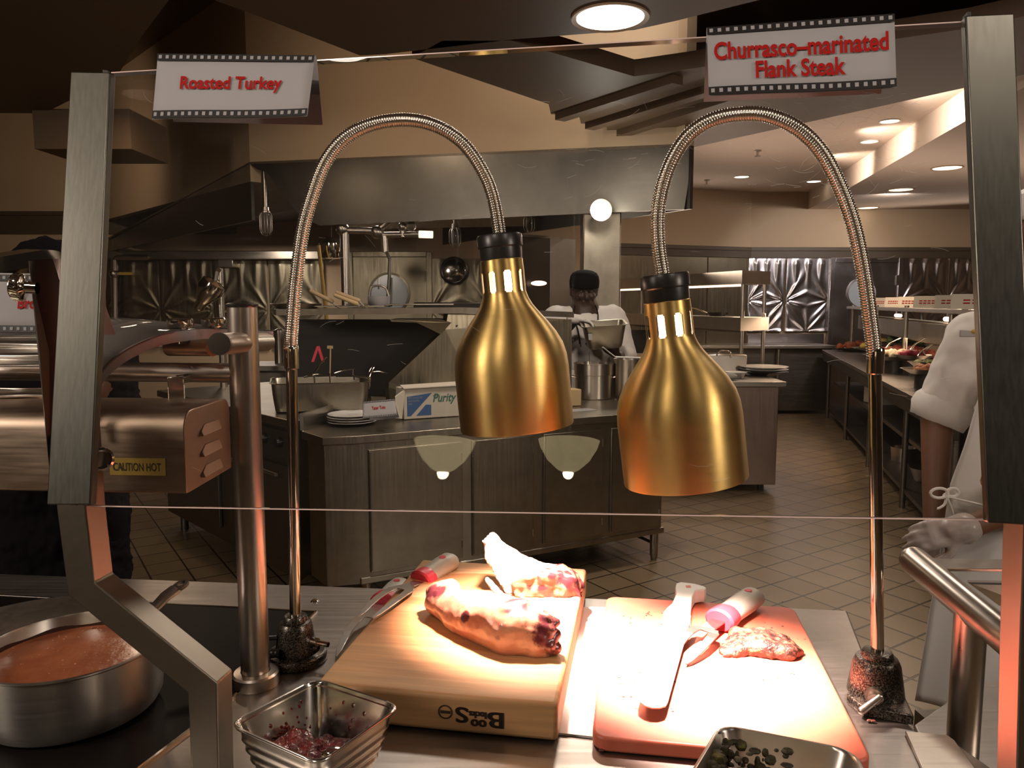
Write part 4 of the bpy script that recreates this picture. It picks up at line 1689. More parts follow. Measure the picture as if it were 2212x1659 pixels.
g.sweep3([f(0, 0), f(1, 0), f(1, 1), f(0, 1)], [f(s, q, -.001) for s, q in ((0, 0), (1, 0), (1, 1), (0, 1))])
lb = g.out('warning_label', YELLOW, bx, smooth=False)
g = G()
put_text(g, text_mesh('CAUTION HOT', 0.012), lambda s, q, off: f(s, q, .0006), .06, .26, .92, .74)
g.out('lettering', INK, lb, smooth=False, fix=False)
zt = zr - .013
g = G()
st = PY(362, 850, y0 + .12)
g.box((st.x, 1.15, (z1 + zr) / 2 - .001), (.022, .022, zr - z1 + .002), R(20))
g.cyl((st.x, 1.156, zr - .006), (st.x, py_ + .04, zr - .006), .007, 14)
g.out('hanger', CHROME, t, bevel=.001)

# ================================================================ next guard along: curved acrylic, clamp post, sign
t = thing('curved_guard', 'clear curved acrylic guard held by two round chrome clamps left of the pole', 'sneeze guard', (-.6, 1.2, .9))
gg = []
base_pts = [(590, 716, 1.32), (500, 712, 1.27), (440, 711, 1.23), (400, 714, 1.18), (350, 722, 1.12), (300, 741, 1.08), (258, 765, 1.05), (222, 800, 1.02), (200, 850, 1.0), (188, 920, .99)]
edge_pts = catmull([PY(*p) for p in base_pts], 5)
out_dir = Vector((-.55, .42, 0.02))
g = G()
n = len(edge_pts)
vs = [[g.bm.verts.new(p + out_dir * s * max(.06, 1 - 1.25 * k / n)) for s in (0, .5, 1)] for k, p in enumerate(edge_pts)]
for i in range(n - 1):
    for j in range(2):
        g.bm.faces.new((vs[i][j], vs[i][j + 1], vs[i + 1][j + 1], vs[i + 1][j]))
sh = g.out('acrylic_sheet', ACRYLIC, t, fix=False, solid=.004, angle=180)
g = G()
for i in range(n - 1):
    a, b = edge_pts[i], edge_pts[i + 1]
    dz = Vector((0, 0, -.016))
    g.hull8([a + dz, b + dz, b + dz + out_dir * .008, a + dz + out_dir * .008, a, b, b + out_dir * .008, a + out_dir * .008])
g.out('sheet_edge', mat('frosted_edge', (.55, .47, .47), .3), sh)
for u, v, y in ((390, 699, 1.20), (462, 697, 1.26)):
    g = G()
    c = PY(u, v, y)
    g.lathe([(0, .008), (.018, .008), (.0195, .006), (.0195, -.003), (.018, -.006), (0, -.006)], 28, Matrix.Translation(c))
    g.cyl(c + Vector((0, 0, -.005)), c + Vector((0.002, 0.003, -.034)), .008, 16)
    g.cyl(c + Vector((0.002, 0.003, -.022)), c + Vector((0.002, 0.003, -.027)), .014, 20)
    g.out('clamp', CHROME, t)

t = thing('clamp_post', 'dark flat tapering guard post with a knurled knob left of the broad steel post', 'guard post', PY(110, 1100, .9))
yq = .84
g = G()
fq = [PY(u, v, y) for u, v, y in ((60, 562, .84), (108, 558, .86), (128, 760, .86), (128, 1090, .86), (112, 1090, .86), (84, 760, .84))]
g.sweep3(fq, [p + Vector((.006, .03, 0)) for p in fq])
g.out('post', brushed('dark_post', (.05, .042, .036), .4, (4, 4, 4), .02), t, bevel=.001)
g = G()
fq = [PY(u, v, y) for u, v, y in ((110, 559, .862), (132, 559, .872), (132, 700, .872))]
g.sweep3(fq, [p + Vector((.004, .02, 0)) for p in fq])
g.out('post_edge', BLUEST, t)
c = PY(72, 622, .835)
kd = Vector((-.98, -.15, .06)).normalized()
M = Matrix.Translation(c) @ kd.to_track_quat('Z', 'Y').to_matrix().to_4x4()
g = G()
g.lathe([(.0065, -.004), (.0065, .008), (.0085, .009), (.0135, .0095), (.0145, .011), (.0145, .0185), (.0135, .020), (.011, .0205), (.0, .0195)], 60, M)
for k in range(36):
    a = 2 * math.pi * k / 36
    p, q = Vector((.0146 * math.cos(a), .0146 * math.sin(a), .0112)), Vector((.0146 * math.cos(a + .12), .0146 * math.sin(a + .12), .0184))
    g.tube([M @ p, M @ q], .0005, 5)
g.out('knurled_knob', CHROME, t)
tent_sign('white folded card reading Bro in red, half hidden behind the clamp post', 'sign',
          [(-110, 592), (200, 596), (205, 718), (-110, 718)], [(-60, 725), (250, 722)],
          [('Bro', 0.475, 0.40, 0.605, 0.60)], [.95, .95, .92, .92], [1.02, 1.02], 22, 0.15)

# rounded chrome hood of the next station
g = G()
prof = [(PY(0, 0, 1.0))]
arc = catmull([PY(-500, 700, 1.45), PY(-260, 605, 1.42), PY(-60, 566, 1.40), PY(60, 545, 1.40), PY(110, 540, 1.40), PY(140, 552, 1.40), PY(158, 600, 1.40), PY(160, 690, 1.4)], 6)
t = thing('serving_dome', 'rounded polished chrome dome of the next station behind the clamp post', 'serving dome', (arc[20].x, 1.5, .9))
g = G()
vs = []
for p in arc:
    vs.append([g.bm.verts.new(q) for q in (p, p + Vector((-.13, .15, .012)), p + Vector((-.29, .32, -.06)))])
for i in range(len(vs) - 1):
    for j in range(2):
        g.bm.faces.new((vs[i][j], vs[i][j + 1], vs[i + 1][j + 1], vs[i + 1][j]))
ring = [g.bm.verts.new(p) for p in arc]
inn = [g.bm.verts.new(p + Vector((0.0, .02, -.025)) ) for p in arc]
for i in range(len(arc) - 1):
    g.bm.faces.new((ring[i], ring[i + 1], inn[i + 1], inn[i]))
g.out('shell', CHROME, t, fix=False, angle=180)
g = G()
g.grid(lambda s, q: PY(-260 + 410 * s, 724 + 66 * q, 1.16 - .05 * q) + Vector((0, .006 * math.sin(q * 17) + .004 * math.sin(s * 9 + q * 5), 0)), 30, 24)
g.out('front_panel', STEELX, t, fix=False, solid=.002, angle=180)  # panel added and rippled in shape to give banded reflections under the card
g = G()
g.grid(lambda s, q: PY(-260 + 410 * s, 838 + 40 * q, 1.16 - .03 * q) + Vector((0, .005 * math.sin(q * 12) + .005 * math.sin(s * 14 + q * 5), 0)), 30, 24)
g.out('lower_panel', STEELX, t, fix=False, solid=.002, angle=180)  # second added panel, rippled for the lower reflection bands
g = G()
g.tube([(-1.32, 1.62, .902), (-1.32, 1.62, 1.45)], .02, 14)
g.out('support', STEEL, t)

# ================================================================ pipe stand on the right
t = thing('pipe_stand', 'slanting steel pipe on a thick upright, right of the carving counter', 'pipe stand', (0.70, 1.03, .8))
a, b = PY(1975, 1212, 1.30), PY(2230, 1425, 1.02)
g = G()
g.capsule(a, b, .0245, .0245, 28, 6)
g.out('slanting_pipe', PIPEST, t)
sj = .54
pj = a.lerp(b, sj)
g = G()
g.cyl((pj.x, pj.y, .802), (pj.x, pj.y, pj.z - .004), .0235, 32)
g.out('upright', PIPEST, t)
g = G()
M0 = PY(2016, 1206, 1.27)
M1 = PY(2180, 1208, 1.20)
M2_ = PY(2180, 1229, 1.16)
M3 = PY(2034, 1228, 1.24)
g.sweep3([M0, M1, M2_, M3], [p + Vector((0, 0, -.005)) for p in (M0, M1, M2_, M3)])
g.out('bracket', PIPEST, t, bevel=.0008)
g = G()
q = [PY(2090, 1253, 1.32), PY(2250, 1256, 1.2), PY(2300, 1330, 1.05), PY(2158, 1303, 1.22)]
g.sweep3(q, [p + Vector((0, 0, -.004)) for p in q])
g.out('glass_shelf', ACRYLIC, t, smooth=False)

# ================================================================ people
def hand(g, wrist, d, pn, side, curl=0.5, s=1.0, spread=0.10):
    """wrist -> fingers along d; pn = where the palm faces; side = +1 puts the thumb on pn x d"""
    d = d.normalized()
    pn = (pn - d * pn.dot(d)).normalized()
    w = pn.cross(d).normalized() * side
    P = lambda a, b, c: wrist + (d * a + w * b + pn * c) * s
    for b in (-.026, -.009, .009, .026):
        g.capsule(P(.012, b * .75, 0), P(.082 - abs(b) * .2, b, 0), .0155 * s, .0135 * s, 10, 3)
    for b, ln, ba in ((.030, .070, .075), (.010, .080, .080), (-.011, .074, .078), (-.030, .058, .070)):
        p = P(ba, b, 0)
        a = 0.0
        q = p
        for i, (f, r0, r1) in enumerate(((.45, .0100, .0092), (.31, .0090, .0082), (.24, .0080, .0068))):
            a += curl * (.55, .9, .6)[i]
            dv = (d * math.cos(a) + pn * math.sin(a) + w * (b * spread * 10 * .3)) * (ln * f * s)
            g.capsule(q, q + dv, r0 * s, r1 * s, 9, 3)
            q = q + dv
    t0, t1 = P(.022, .024, .004), P(.048, .052, .012)
    t2, t3 = P(.074, .060, .022), P(.094, .056, .034)
    g.capsule(t0, t1, .0150 * s, .0115 * s, 9, 3)
    g.capsule(t1, t2, .0112 * s, .0098 * s, 9, 3)
    g.capsule(t2, t3, .0098 * s, .0080 * s, 9, 3)


def head_shape(g, c, fwd, s=1.0):
    """c: centre of the head at eye height; fwd: where it looks"""
    fwd = fwd.normalized()
    up0 = Vector((0, 0, 1))
    rt = fwd.cross(up0).normalized()
    up = rt.cross(fwd)
    P = lambda a, b, h: c + (fwd * a + rt * b + up * h) * s
    g.ball(P(-.012, 0, .022), .098 * s, 24)
    g.ball(P(.0, 0, .015), (.078 * s, .078 * s, .108 * s), 24)
    g.capsule(P(.018, 0, -.055), P(.048, 0, -.088), .060 * s, .034 * s, 20, 5)
    g.capsule(P(.0, .036, -.055), P(.0, -.036, -.055), .044 * s, .044 * s, 16, 4)
    g.capsule(P(.088, 0, .008), P(.108, 0, -.034), .009 * s, .016 * s, 10, 3)
    for e in (-1, 1):
        g.capsule(P(.094, e * .006, -.038), P(.086, e * .017, -.040), .010 * s, .008 * s, 8, 3)
        g.capsule(P(.080, e * .018, .020), P(.072, e * .046, .018), .013 * s, .011 * s, 8, 3)
        g.capsule(P(.076, e * .040, -.028), P(.060, e * .052, -.030), .022 * s, .018 * s, 10, 3)
        g.capsule(P(-.008, e * .078, .012), P(-.014, e * .084, -.030), .015 * s, .012 * s, 10, 3)
    g.capsule(P(.084, -.020, -.064), P(.084, .020, -.064), .010 * s, .010 * s, 8, 3)
    g.capsule(P(.080, -.018, -.076), P(.080, .018, -.076), .011 * s, .011 * s, 8, 3)
    return P


def limb(g, pts, rs, n=16):
    for i in range(len(pts) - 1):
        g.capsule(pts[i], pts[i + 1], rs[i], rs[i + 1], n, 5)


EYE = mat('eye_dark', (.06, .05, .04), .3)


def person(label, base, J, skin, parts, fwd, s=1.0, hands=None, voxel=0.009, hs=1.0):
    t = thing('person', label, 'person', base)
    g = G()
    P = head_shape(g, J['head'], J.get('look', fwd), s)
    limb(g, [J['head'] + Vector((0, 0, -.06)) - J.get('look', fwd) * .02, J['neck']], [.058 * s, .062 * s])
    limb(g, [J['neck'], J['chest'], J['waist'], J['hip']], [.10 * s, .15 * s, .145 * s, .155 * s])
    sv = (J['sr'] - J['sl']).normalized()
    g.capsule(J['chest'] - sv * .1, J['chest'] + sv * .1, .13 * s, .13 * s, 18, 5)
    g.capsule(J['sl'], J['sr'], .062 * s, .062 * s, 16, 4)
    for k in 'lr':
        limb(g, [J['s' + k], J['e' + k], J['w' + k]], [.058 * s, .045 * s, .029 * s])
        hd = hands[k]
        hand(g, J['w' + k], hd[0], hd[1], hd[2], hd[3], s * 1.02 * hs)
        hp = J['hip'] + sv * (.09 if k == 'r' else -.09)
        kn = Vector((hp.x, hp.y, .5)) + fwd * .02
        an = Vector((hp.x, hp.y, .09))
        limb(g, [hp, kn, an], [.095 * s, .062 * s, .045 * s])
        g.capsule(an + Vector((0, 0, -.045)) - fwd * .03, an + Vector((0, 0, -.05)) + fwd * .14, .042, .034, 14, 4)
    g2 = remeshed(g, voxel, 4)
    g2.out('body', skin, t, angle=180)
    # eyes
    for e in (-1, 1):
        g = G()
        g.ball(P(.076, e * .032, .002), .0125 * s, 12)
        g.out('eye', EYE, t)
    return t, P


# ---- cook in the middle
Yc = 5.5
c_f = Vector((0.0, -1, 0))
J = dict(head=PY(1262, 628, Yc), neck=PY(1262, 666, Yc + .02), chest=PY(1262, 722, Yc + .02), waist=PY(1262, 810, Yc + .02), hip=PY(1262, 875, Yc + .03),
         sl=PY(1202, 686, Yc + .02), sr=PY(1326, 686, Yc + .02), el=PY(1184, 752, Yc - .06), er=PY(1350, 772, Yc - .06),
         wl=PY(1244, 690, Yc - .30), wr=PY(1334, 768, Yc - .29), look=Vector((.08, -1, -.12)))
base = Vector((J['hip'].x, Yc, 0))
t, P = person('cook in black cap and white coat holding a steel pan amid the kitchen', base, J, SKIND, None, c_f, 1.07,
              dict(l=(Vector((.9, -.1, -.25)), Vector((.1, -.4, -1)), -1, .45), r=(Vector((-.75, -.3, .50)), Vector((.2, .6, .8)), 1, .35)))
g = G()
limb(g, [J['neck'] + Vector((0, 0, -.035)), J['chest'], J['waist'], J['hip'] + Vector((0, 0, -.02))], [.10, .19, .20, .21], 20)
g.capsule(J['chest'] + Vector((-.13, 0, 0)), J['chest'] + Vector((.13, 0, 0)), .155, .155, 18, 5)
g.capsule(J['sl'] + Vector((.0, 0, 0)), J['sr'], .082, .082, 18, 5)
limb(g, [J['sl'], J['el'], J['el'].lerp(J['wl'], .40)], [.092, .090, .074])
limb(g, [J['sr'], J['er'], J['er'].lerp(J['wr'], .45)], [.092, .088, .074])
remeshed(g, .010, 5, wobble(.010, 9, .004, 28, 1.0)).out('coat', COAT, t, angle=180)
g = G()
g.tube([J['neck'] + Vector((.078 * math.cos(a), -.012 + .072 * math.sin(a), -.012 + .022 * math.sin(a))) for a in [2 * math.pi * k / 28 for k in range(28)]], [(.012, .020)] * 28, 10, closed=True)
g.out('collar', COAT, t)
g = G()
g.grid(lambda s, q: Vector((J['waist'].x + (s - .5) * .40, Yc + .02 - .215 - .03 * math.sin(s * math.pi) - .006 * math.sin(s * 22), 1.06 - .62 * q)), 24, 10)
g.out('apron', COAT, t, fix=False, solid=.004, angle=180)
g = G()
hc = J['head']
M = Matrix.Translation(hc) @ Matrix.Rotation(R(8), 4, 'X')
g.lathe([(.100, .022), (.102, .04), (.103, .065), (.098, .095), (.084, .116), (.055, .130), (.02, .136), (0, .137)], 32, M @ Matrix.Diagonal((1.01, 1.15, 1.06, 1)))
g.out('cap', BLACKC, t, solid=.004)
g = G()
for s_ in (-1, 1):
    g.tube(catmull([J['neck'] + Vector((s_ * .07, -.06, .03)), J['neck'] + Vector((s_ * .085, -.13, -.05)), J['chest'] + Vector((s_ * .06, -.195, .03)), J['chest'] + Vector((s_ * .02 - .03, -.21, -.06))], 5), .0045, 8)
g.out('lanyard', BLACKC, t)
g = G()
hand(g, J['wl'], Vector((.9, -.1, -.25)), Vector((.1, -.4, -1)), -1, .45, 1.08)
g.capsule(J['wl'] - Vector((.03, 0, -.004)), J['wl'] + Vector((.02, 0, 0)), .036, .034, 14, 4)
remeshed(g, .006, 2).out('glove', COAT, t, angle=180)

# the pan it holds
pc = PY(1304, 722, Yc - .42)
t = thing('serving_pan', 'dented steel pan tilted in the hands of the cook with the black cap', 'pan', pc)
M = Matrix.Translation(pc) @ Matrix.Rotation(R(8), 4, 'X') @ Matrix.Rotation(R(-4), 4, 'Y')
g = G()
o1 = [(-.135, -.07), (.135, -.07), (.135, .07), (-.135, .07)]


def rl(w, d, z, r=.03):
    pts = []
    for cx_, cy_, a0 in ((w - r, d - r, 0), (-w + r, d - r, 90), (-w + r, -d + r, 180), (w - r, -d + r, 270)):
        for k in range(5):
            a = R(a0 + 90 * k / 4)
            pts.append(M @ Vector((cx_ + r * math.cos(a), cy_ + r * math.sin(a), z)))
    return pts


prev = None
for w_, d_, z_ in ((.02, .02, -.085), (.10, .075, -.085), (.112, .085, -.07), (.138, .105, .07), (.150, .117, .072), (.150, .117, .076), (.136, .103, .074), (.110, .083, -.065), (.02, .02, -.08)):
    l_ = [g.bm.verts.new(p) for p in rl(w_, d_, z_, min(.03, w_ * .9, d_ * .9))]
    if prev:
        for i in range(len(l_)):
            j = (i + 1) % len(l_)
            g.bm.faces.new((prev[i], prev[j], l_[j], l_[i]))
    else:
        g.bm.faces.new(l_[::-1])
    prev = l_
g.bm.faces.new(prev)
g.out('pan_body', brushed('pan_steel', (.50, .46, .38), .34, (9, 9, 9), .15), t, angle=50)
g = G()
g.prism([(-.02, .028), (.02, .028), (.02, -.028), (-.02, -.028)], .0, .001, M @ Matrix.Translation((-.098, -.1085, .01)) @ Matrix.Rotation(R(80), 4, 'X') @ Matrix.Rotation(R(90), 4, 'Z') @ Matrix.Diagonal((1.0, .45, 1, 1)))
g.out('sticker', PAPER, t)

# ---- server on the right
Ys = 2.35
f_ = Vector((-.12, -1, 0)).normalized()
J = dict(head=PY(2262, 510, Ys), neck=PY(2262, 625, Ys), chest=PY(2258, 780, Ys), waist=PY(2250, 960, Ys), hip=PY(2245, 1120, Ys),
         sl=PY(2112, 728, Ys), sr=PY(2400, 728, Ys), el=PY(2024, 905, Ys + .03), er=PY(2330, 1050, Ys - .30),
         wl=PY(2018, 1140, Ys - .10), wr=PY(2082, 1142, Ys - .30))
base = Vector((J['hip'].x, Ys, 0))
HL = (Vector((.05, -.25, -.95)), Vector((.9, .2, 0)), 1, .7)
HR = (Vector((-.93, .10, -.22)), Vector((-.15, .75, -.55)), -1, .55)
t, P = person('server in white coat, apron and clear gloves standing behind the right steel post', base, J, SKIN, None, f_, 1.06, dict(l=HL, r=HR), .008, .92)
g = G()
limb(g, [J['neck'] + Vector((0, 0, -.05)), J['chest'], J['waist'], J['hip'] + Vector((0, 0, -.05))], [.10, .19, .19, .21], 22)
g.capsule(J['chest'] + Vector((-.13, 0, .02)), J['chest'] + Vector((.13, 0, .02)), .15, .15, 18, 5)
g.capsule(J['sl'] + Vector((.02, 0, -.01)), J['sr'], .088, .088, 20, 5)
limb(g, [J['sl'], J['sl'].lerp(J['el'], .5), J['sl'].lerp(J['el'], .86)], [.085, .080, .068], 20)
limb(g, [J['sr'], J['er'], J['er'].lerp(J['wr'], .3)], [.092, .085, .075], 20)
remeshed(g, .008, 5, wobble(.012, 8, .006, 26, 4.0)).out('coat', COAT, t, angle=180)
g = G()
ca = J['sl'].lerp(J['el'], .80)
cb = J['sl'].lerp(J['el'], 1.02)
ad = (cb - ca).normalized()
g.tube([ca - ad * .03, ca, ca + ad * .025, cb, cb - ad * .004], [.060, .078, .084, .076, .058], 28, cap=False)
cf = remeshed(g, .006, 2, wobble(.008, 18, .003, 60, 2.0)) if False else g
for v in cf.bm.verts:
    v.co = wobble(.010, 16, .004, 50, 2.0)(v.co.copy(), (v.co - ca).normalized())
cf.out('rolled_cuff', COAT, t, angle=180, solid=.006, fix=True)
g = G()
xl = PY(2064, 900, Ys - .18).x


def apron(s, q):
    x = xl + .44 * s
    z = 1.36 - q * 1.02
    if z > 1.0:
        x += (.10 * (z - 1.0) / .36) * (1 - s) - .02 * s
    else:
        x -= (.055 * (1.0 - z) / .6) * (1 - s)
    bul = math.sin(math.pi * min(max(s * .85 + .12, 0), 1))
    return Vector((x, Ys - .13 - .11 * bul - .008 * math.sin(s * 19 + q * 4) * q - .010 * noise.noise(Vector((s * 4, q * 6, 2))), z))


g.grid(apron, 30, 40)
g.out('apron', COAT, t, fix=False, solid=.004, angle=180)
g = G()
b0 = PY(2044, 1072, Ys - .22)
for dx, dz, w_ in ((-.045, .010, .014), (.030, .012, .012)):
    g.tube([b0 + Vector((dx * .5 + dx * .55 * math.cos(a), -.004, dz + w_ * math.sin(a))) for a in [2 * math.pi * k / 16 for k in range(16)]], .0042, 8, closed=True)
g.tube(catmull([b0, b0 + Vector((-.006, -.006, -.02)), b0 + Vector((-.018, -.004, -.032)), b0 + Vector((-.022, 0, -.035))], 4), [(.006, .003)] * 13, 8)
g.tube(catmull([b0, b0 + Vector((.010, -.008, -.03)), b0 + Vector((.020, -.006, -.06)), b0 + Vector((.018, 0, -.085))], 4), [(.006, .003)] * 13, 8)
g.ball(b0, .010, 10)
g.tube(catmull([b0, b0 + Vector((.06, -.02, -.012)), b0 + Vector((.16, -.045, -.030)), b0 + Vector((.3, -.04, -.03))], 4), [(.006, .003)] * 13, 8)
g.out('apron_string', COAT, t)
for k, (hh, w_) in (('l', (HL, 'wl')), ('r', (HR, 'wr'))):
    g = G()
    hand(g, J[w_], hh[0], hh[1], hh[2], hh[3], 1.06 * 1.03, 0.0)
    d = hh[0].normalized()
    if k == 'r':
        g.capsule(J[w_] - d * .002, J[w_] + d * .03, .044, .038, 18, 4)
    remeshed(g, .005, 6, wobble(.0012, 60, .0008, 140, 7.0)).out('glove', GLOVE, t, angle=180)
c = PY(2096, 728, Ys - .20)
g = G()
M = Matrix.Translation(c) @ Matrix.Rotation(R(90), 4, 'X')
g.prism([(-.03, 0), (.06, 0), (.06, .012), (-.03, .02)], -.004, .004, M)
g.out('pocket_edge', PAPER, t, bevel=.002)
g = G()
g.ball(c + Vector((.01, -.004, .016)), (.012, .006, .007), 12)
g.out('pocket_clip', YELLOW, t)
g = G()
g.lathe([(.102, .045), (.108, .06), (.110, .09), (.105, .12), (.07, .14), (0, .145)], 32, Matrix.Translation(J['head']))
g.out('cap', COAT, t, solid=.004)

# ---- dark dressed person on the left
Yd = 2.45
f3 = Vector((-.5, .86, 0)).normalized()
J = dict(head=PY(104, 612, Yd), neck=PY(108, 705, Yd), chest=PY(120, 830, Yd), waist=PY(128, 990, Yd), hip=PY(130, 1120, Yd),
         sl=PY(235, 775, Yd), sr=PY(0, 775, Yd), el=PY(250, 970, Yd + .02), er=PY(-20, 970, Yd), wl=PY(215, 1120, Yd + .18), wr=PY(10, 1120, Yd + .15))
t, P = person('person in black clothes standing with back turned behind the left steel post', Vector((J['hip'].x, Yd, 0)), J, SKIN, None, f3, 1.0,
              dict(l=(Vector((-.2, .4, -.8)), Vector((-1, 0, 0)), 1, .4), r=(Vector((.2, .4, -.8)), Vector((1, 0, 0)), -1, .4)), .011)
g = G()
limb(g, [J['neck'] + Vector((0, 0, -.02)), J['chest'], J['waist'], J['hip'], J['hip'] + Vector((0, 0, -.25))], [.085, .185, .185, .205, .20], 20)
g.capsule(J['sl'], J['sr'], .085, .085, 18, 5)
for k in 'lr':
    limb(g, [J['s' + k], J['e' + k], J['w' + k]], [.085, .075, .055])
remeshed(g, .010, 3, wobble(.014, 12, .010, 55, 8.0)).out('coat', BLACKC, t, angle=180)
g = G()
for k, s_ in (('l', -.09), ('r', .09)):
    sv = (J['sr'] - J['sl']).normalized()
    hp = J['hip'] + sv * s_
    limb(g, [hp, Vector((hp.x, hp.y, .5)), Vector((hp.x, hp.y, .1))], [.12, .09, .075])
remeshed(g, .012, 3).out('trousers', BLACKC, t, angle=180)
g = G()
hc = J['head']
g.ball(hc + Vector((.0, 0, .03)) - f3 * .015, (.115, .115, .112), 24)
for k in range(26):
    a = 2 * math.pi * k / 26
    g.capsule(hc + Vector((.09 * math.cos(a), .09 * math.sin(a), .05)) - f3 * .02, hc + Vector((.10 * math.cos(a), .10 * math.sin(a), -.05)) - f3 * .03, .02, .012, 8, 3) if Vector((math.cos(a), math.sin(a), 0)).dot(f3) < .3 else None
remeshed(g, .008, 2, wobble(.008, 40, .004, 90)).out('hair', BLACKC, t, angle=180)

# ================================================================ front cabinet and what stands on it
CA = R(27.6)
C2 = PZ(770, 942, 0.9)
cxv, cyv = Vector((math.cos(CA), math.sin(CA), 0)), Vector((-math.sin(CA), math.cos(CA), 0))
t = thing('work_cabinet', 'long steel work cabinet with four plain doors in the middle of the kitchen', 'cabinet', (C2.x, C2.y, 0), CA)
LC = 1.86
g = G()
ch = Matrix.Rotation(-CA, 4, 'Z') @ (PZ(696, 945, .9) - C2)
g.prism([(0, 0), (LC, 0), (LC, .78), (.25, .78), (-.20, .26), (ch.x, ch.y)], .862, .9)
g.out('worktop', CABST, t, world=False, bevel=.003)
g = G()
g.prism([(.03, .02), (LC - .03, .02), (LC - .03, .74), (.26, .74), (-.17, .26), (ch.x + .01, ch.y + .02)], .17, .861)
g.out('carcass', CABST, t, world=False, bevel=.004)
for x0, x1 in ((.06, .545), (.60, .955), (1.02, 1.40), (1.455, 1.80)):
    g = G()
    g.box(((x0 + x1) / 2, .012, .525), (x1 - x0, .014, .60))
    d_ = g.out('door', CABST, t, world=False, bevel=.002)
    for z in (.30, .75):
        g = G()
        g.cyl((x1 - .004, .002, z - .02), (x1 - .004, .002, z + .02), .004, 8)
        g.out('hinge', STEEL, d_, world=False)
    g = G()
    g.box((x0 + .006, .004, .525), (.006, .006, .58))
    g.out('pull_edge', DARKST, d_, world=False)
g = G()
g.box((LC / 2, .03, .185), (LC - .02, .03, .035))
g.out('bottom_rail', CABST, t, world=False, bevel=.006)
for x, y in ((LC - .05, .06), (LC - .05, .70), (.05, .06), (.05, .7)):
    g = G()
    g.tube([(x, y, .0), (x, y, .03), (x, y, .17)], [.017, .024, .026], 18)
    g.out('leg', CABST, t, world=False)
g = G()
g.cyl((LC - .05, .06, .10), (LC - .05, .70, .10), .011, 12)
g.out('brace', DARKST, t, world=False)

g = G()
g.hull8([Vector(p) for p in ((-.185, .27, .9005), (.235, .745, .9005), (.22, .755, .9005), (-.20, .28, .9005), (-.185, .27, .985), (.235, .745, .985), (.22, .755, .985), (-.20, .28, .985))])
g.out('backsplash', STEELX, t, world=False, smooth=False)
g = G()
pp = PZ(758, 917, 0.9)


def plate(name='dinner_plate'):
    g = G()
    g.lathe([(0, .004), (.07, .004), (.085, .006), (.118, .017), (.124, .019), (.126, .0205), (.124, .022), (.118, .021), (.086, .010), (.07, .0085), (0, .0085)], 48)
    return g.out(name, PORCELAIN, None)


names = ('bottom plate of the white stack on the work cabinet', 'second plate from the bottom of the white stack on the work cabinet',
         'third plate from the bottom of the white stack on the work cabinet', 'topmost plate of the white stack on the work cabinet')
first = plate()
tag(first, names[0], 'plate', 'white plates on the work cabinet')
first.location = pp + Vector((0, .02, -.003))
for k in range(1, 4):
    c_ = first.copy()
    COL.objects.link(c_)
    c_.location = pp + Vector((.004 * (k % 2), .02, -.003 + .0125 * k))
    c_['label'] = names[k]

tent_sign('small white folded card reading Tater Tots beside the plate stack', 'sign',
          [(784, 868), (852, 862), (858, 897), (783, 905)], [(800, 909), (862, 902)],
          [('Tater Tots', .27, .46, .68, .66)], [3.72, 3.78, 3.70, 3.64], [3.74, 3.8], 20, nm='dish_sign', black=.10)

# printed food wrap box
b0 = PZ(872, 908, 0.9)
t = thing('wrap_box', 'opened white and blue printed wrap box leaning flap, between plates and left lamp', 'box', b0, R(25))
g = G()
g.box((.16, .07, .085), (.32, .14, .165))
g.out('carton', PAPERD, t, world=False, bevel=.004)
g = G()
F = lambda x, z: (x, -.0008, z)
g.face([F(.02, .125), F(.16, .140), F(.04, .02), F(.02, .02)])
g.face([F(.07, .02), F(.155, .02), F(.155, .075), F(.125, .078)])
g.out('blue_panel', BLUE, t, world=False, smooth=False, fix=False)
g = G()
put_text(g, text_mesh('Purity', .022, shear=.25), lambda s, q, off: Vector((s, -.0012, q)), .165, .075, .30, .135)
put_text(g, text_mesh('ANCHOR', .0), lambda s, q, off: Vector((s, -.0012, q)), .165, .118, .205, .130)
g.out('lettering', GREEN, t, world=False, smooth=False, fix=False)
g = G()
for k, wd in enumerate(('BEST CHOICE OF', 'ANY PLASTIC', 'WRAP')):
    put_text(g, text_mesh(wd), lambda s, q, off: Vector((s, -.0014, q)), .026, .112 - k * .016, .026 + .007 * len(wd) * .8, .122 - k * .016)
g.out('small_print', PAPER, t, world=False, smooth=False, fix=False)
g = G()
g.hull8([Vector(p) for p in ((-.05, -.02, .13), (.01, -.005, .165), (.01, .0, .169), (-.05, -.015, .134), (-.055, -.03, .02), (-.012, -.012, .01), (-.012, -.008, .01), (-.055, -.026, .02))])
g.hull8([Vector(p) for p in ((.0, -.01, .168), (.32, -.012, .172), (.32, .06, .185), (.0, .06, .18), (.0, -.01, .172), (.32, -.012, .176), (.32, .06, .189), (.0, .06, .184))])
g.out('flap', PAPERD, t, world=False, smooth=False)

b0 = PZ(1215, 880, .9)
t = tag(G().box((.075, .05, .052), (.17, .10, .10)).out('small_carton', CARD, None, world=False, bevel=.003), 'small tan cardboard carton in front of the stockpot', 'box')
t.location = b0 + Vector((-.03, .0, .0))
t.rotation_euler = (0, 0, R(22))
g = G()
g.box((.0, .0, .001), (.16, .10, .002))
t = tag(g.out('paper_slip', PAPER, None, world=False, smooth=False), 'white paper slip lying on the work cabinet before the tan carton', 'paper')
t.location = PZ(1255, 886, .9) + Vector((0, 0, .0003))
t.rotation_euler = (0, 0, R(24))

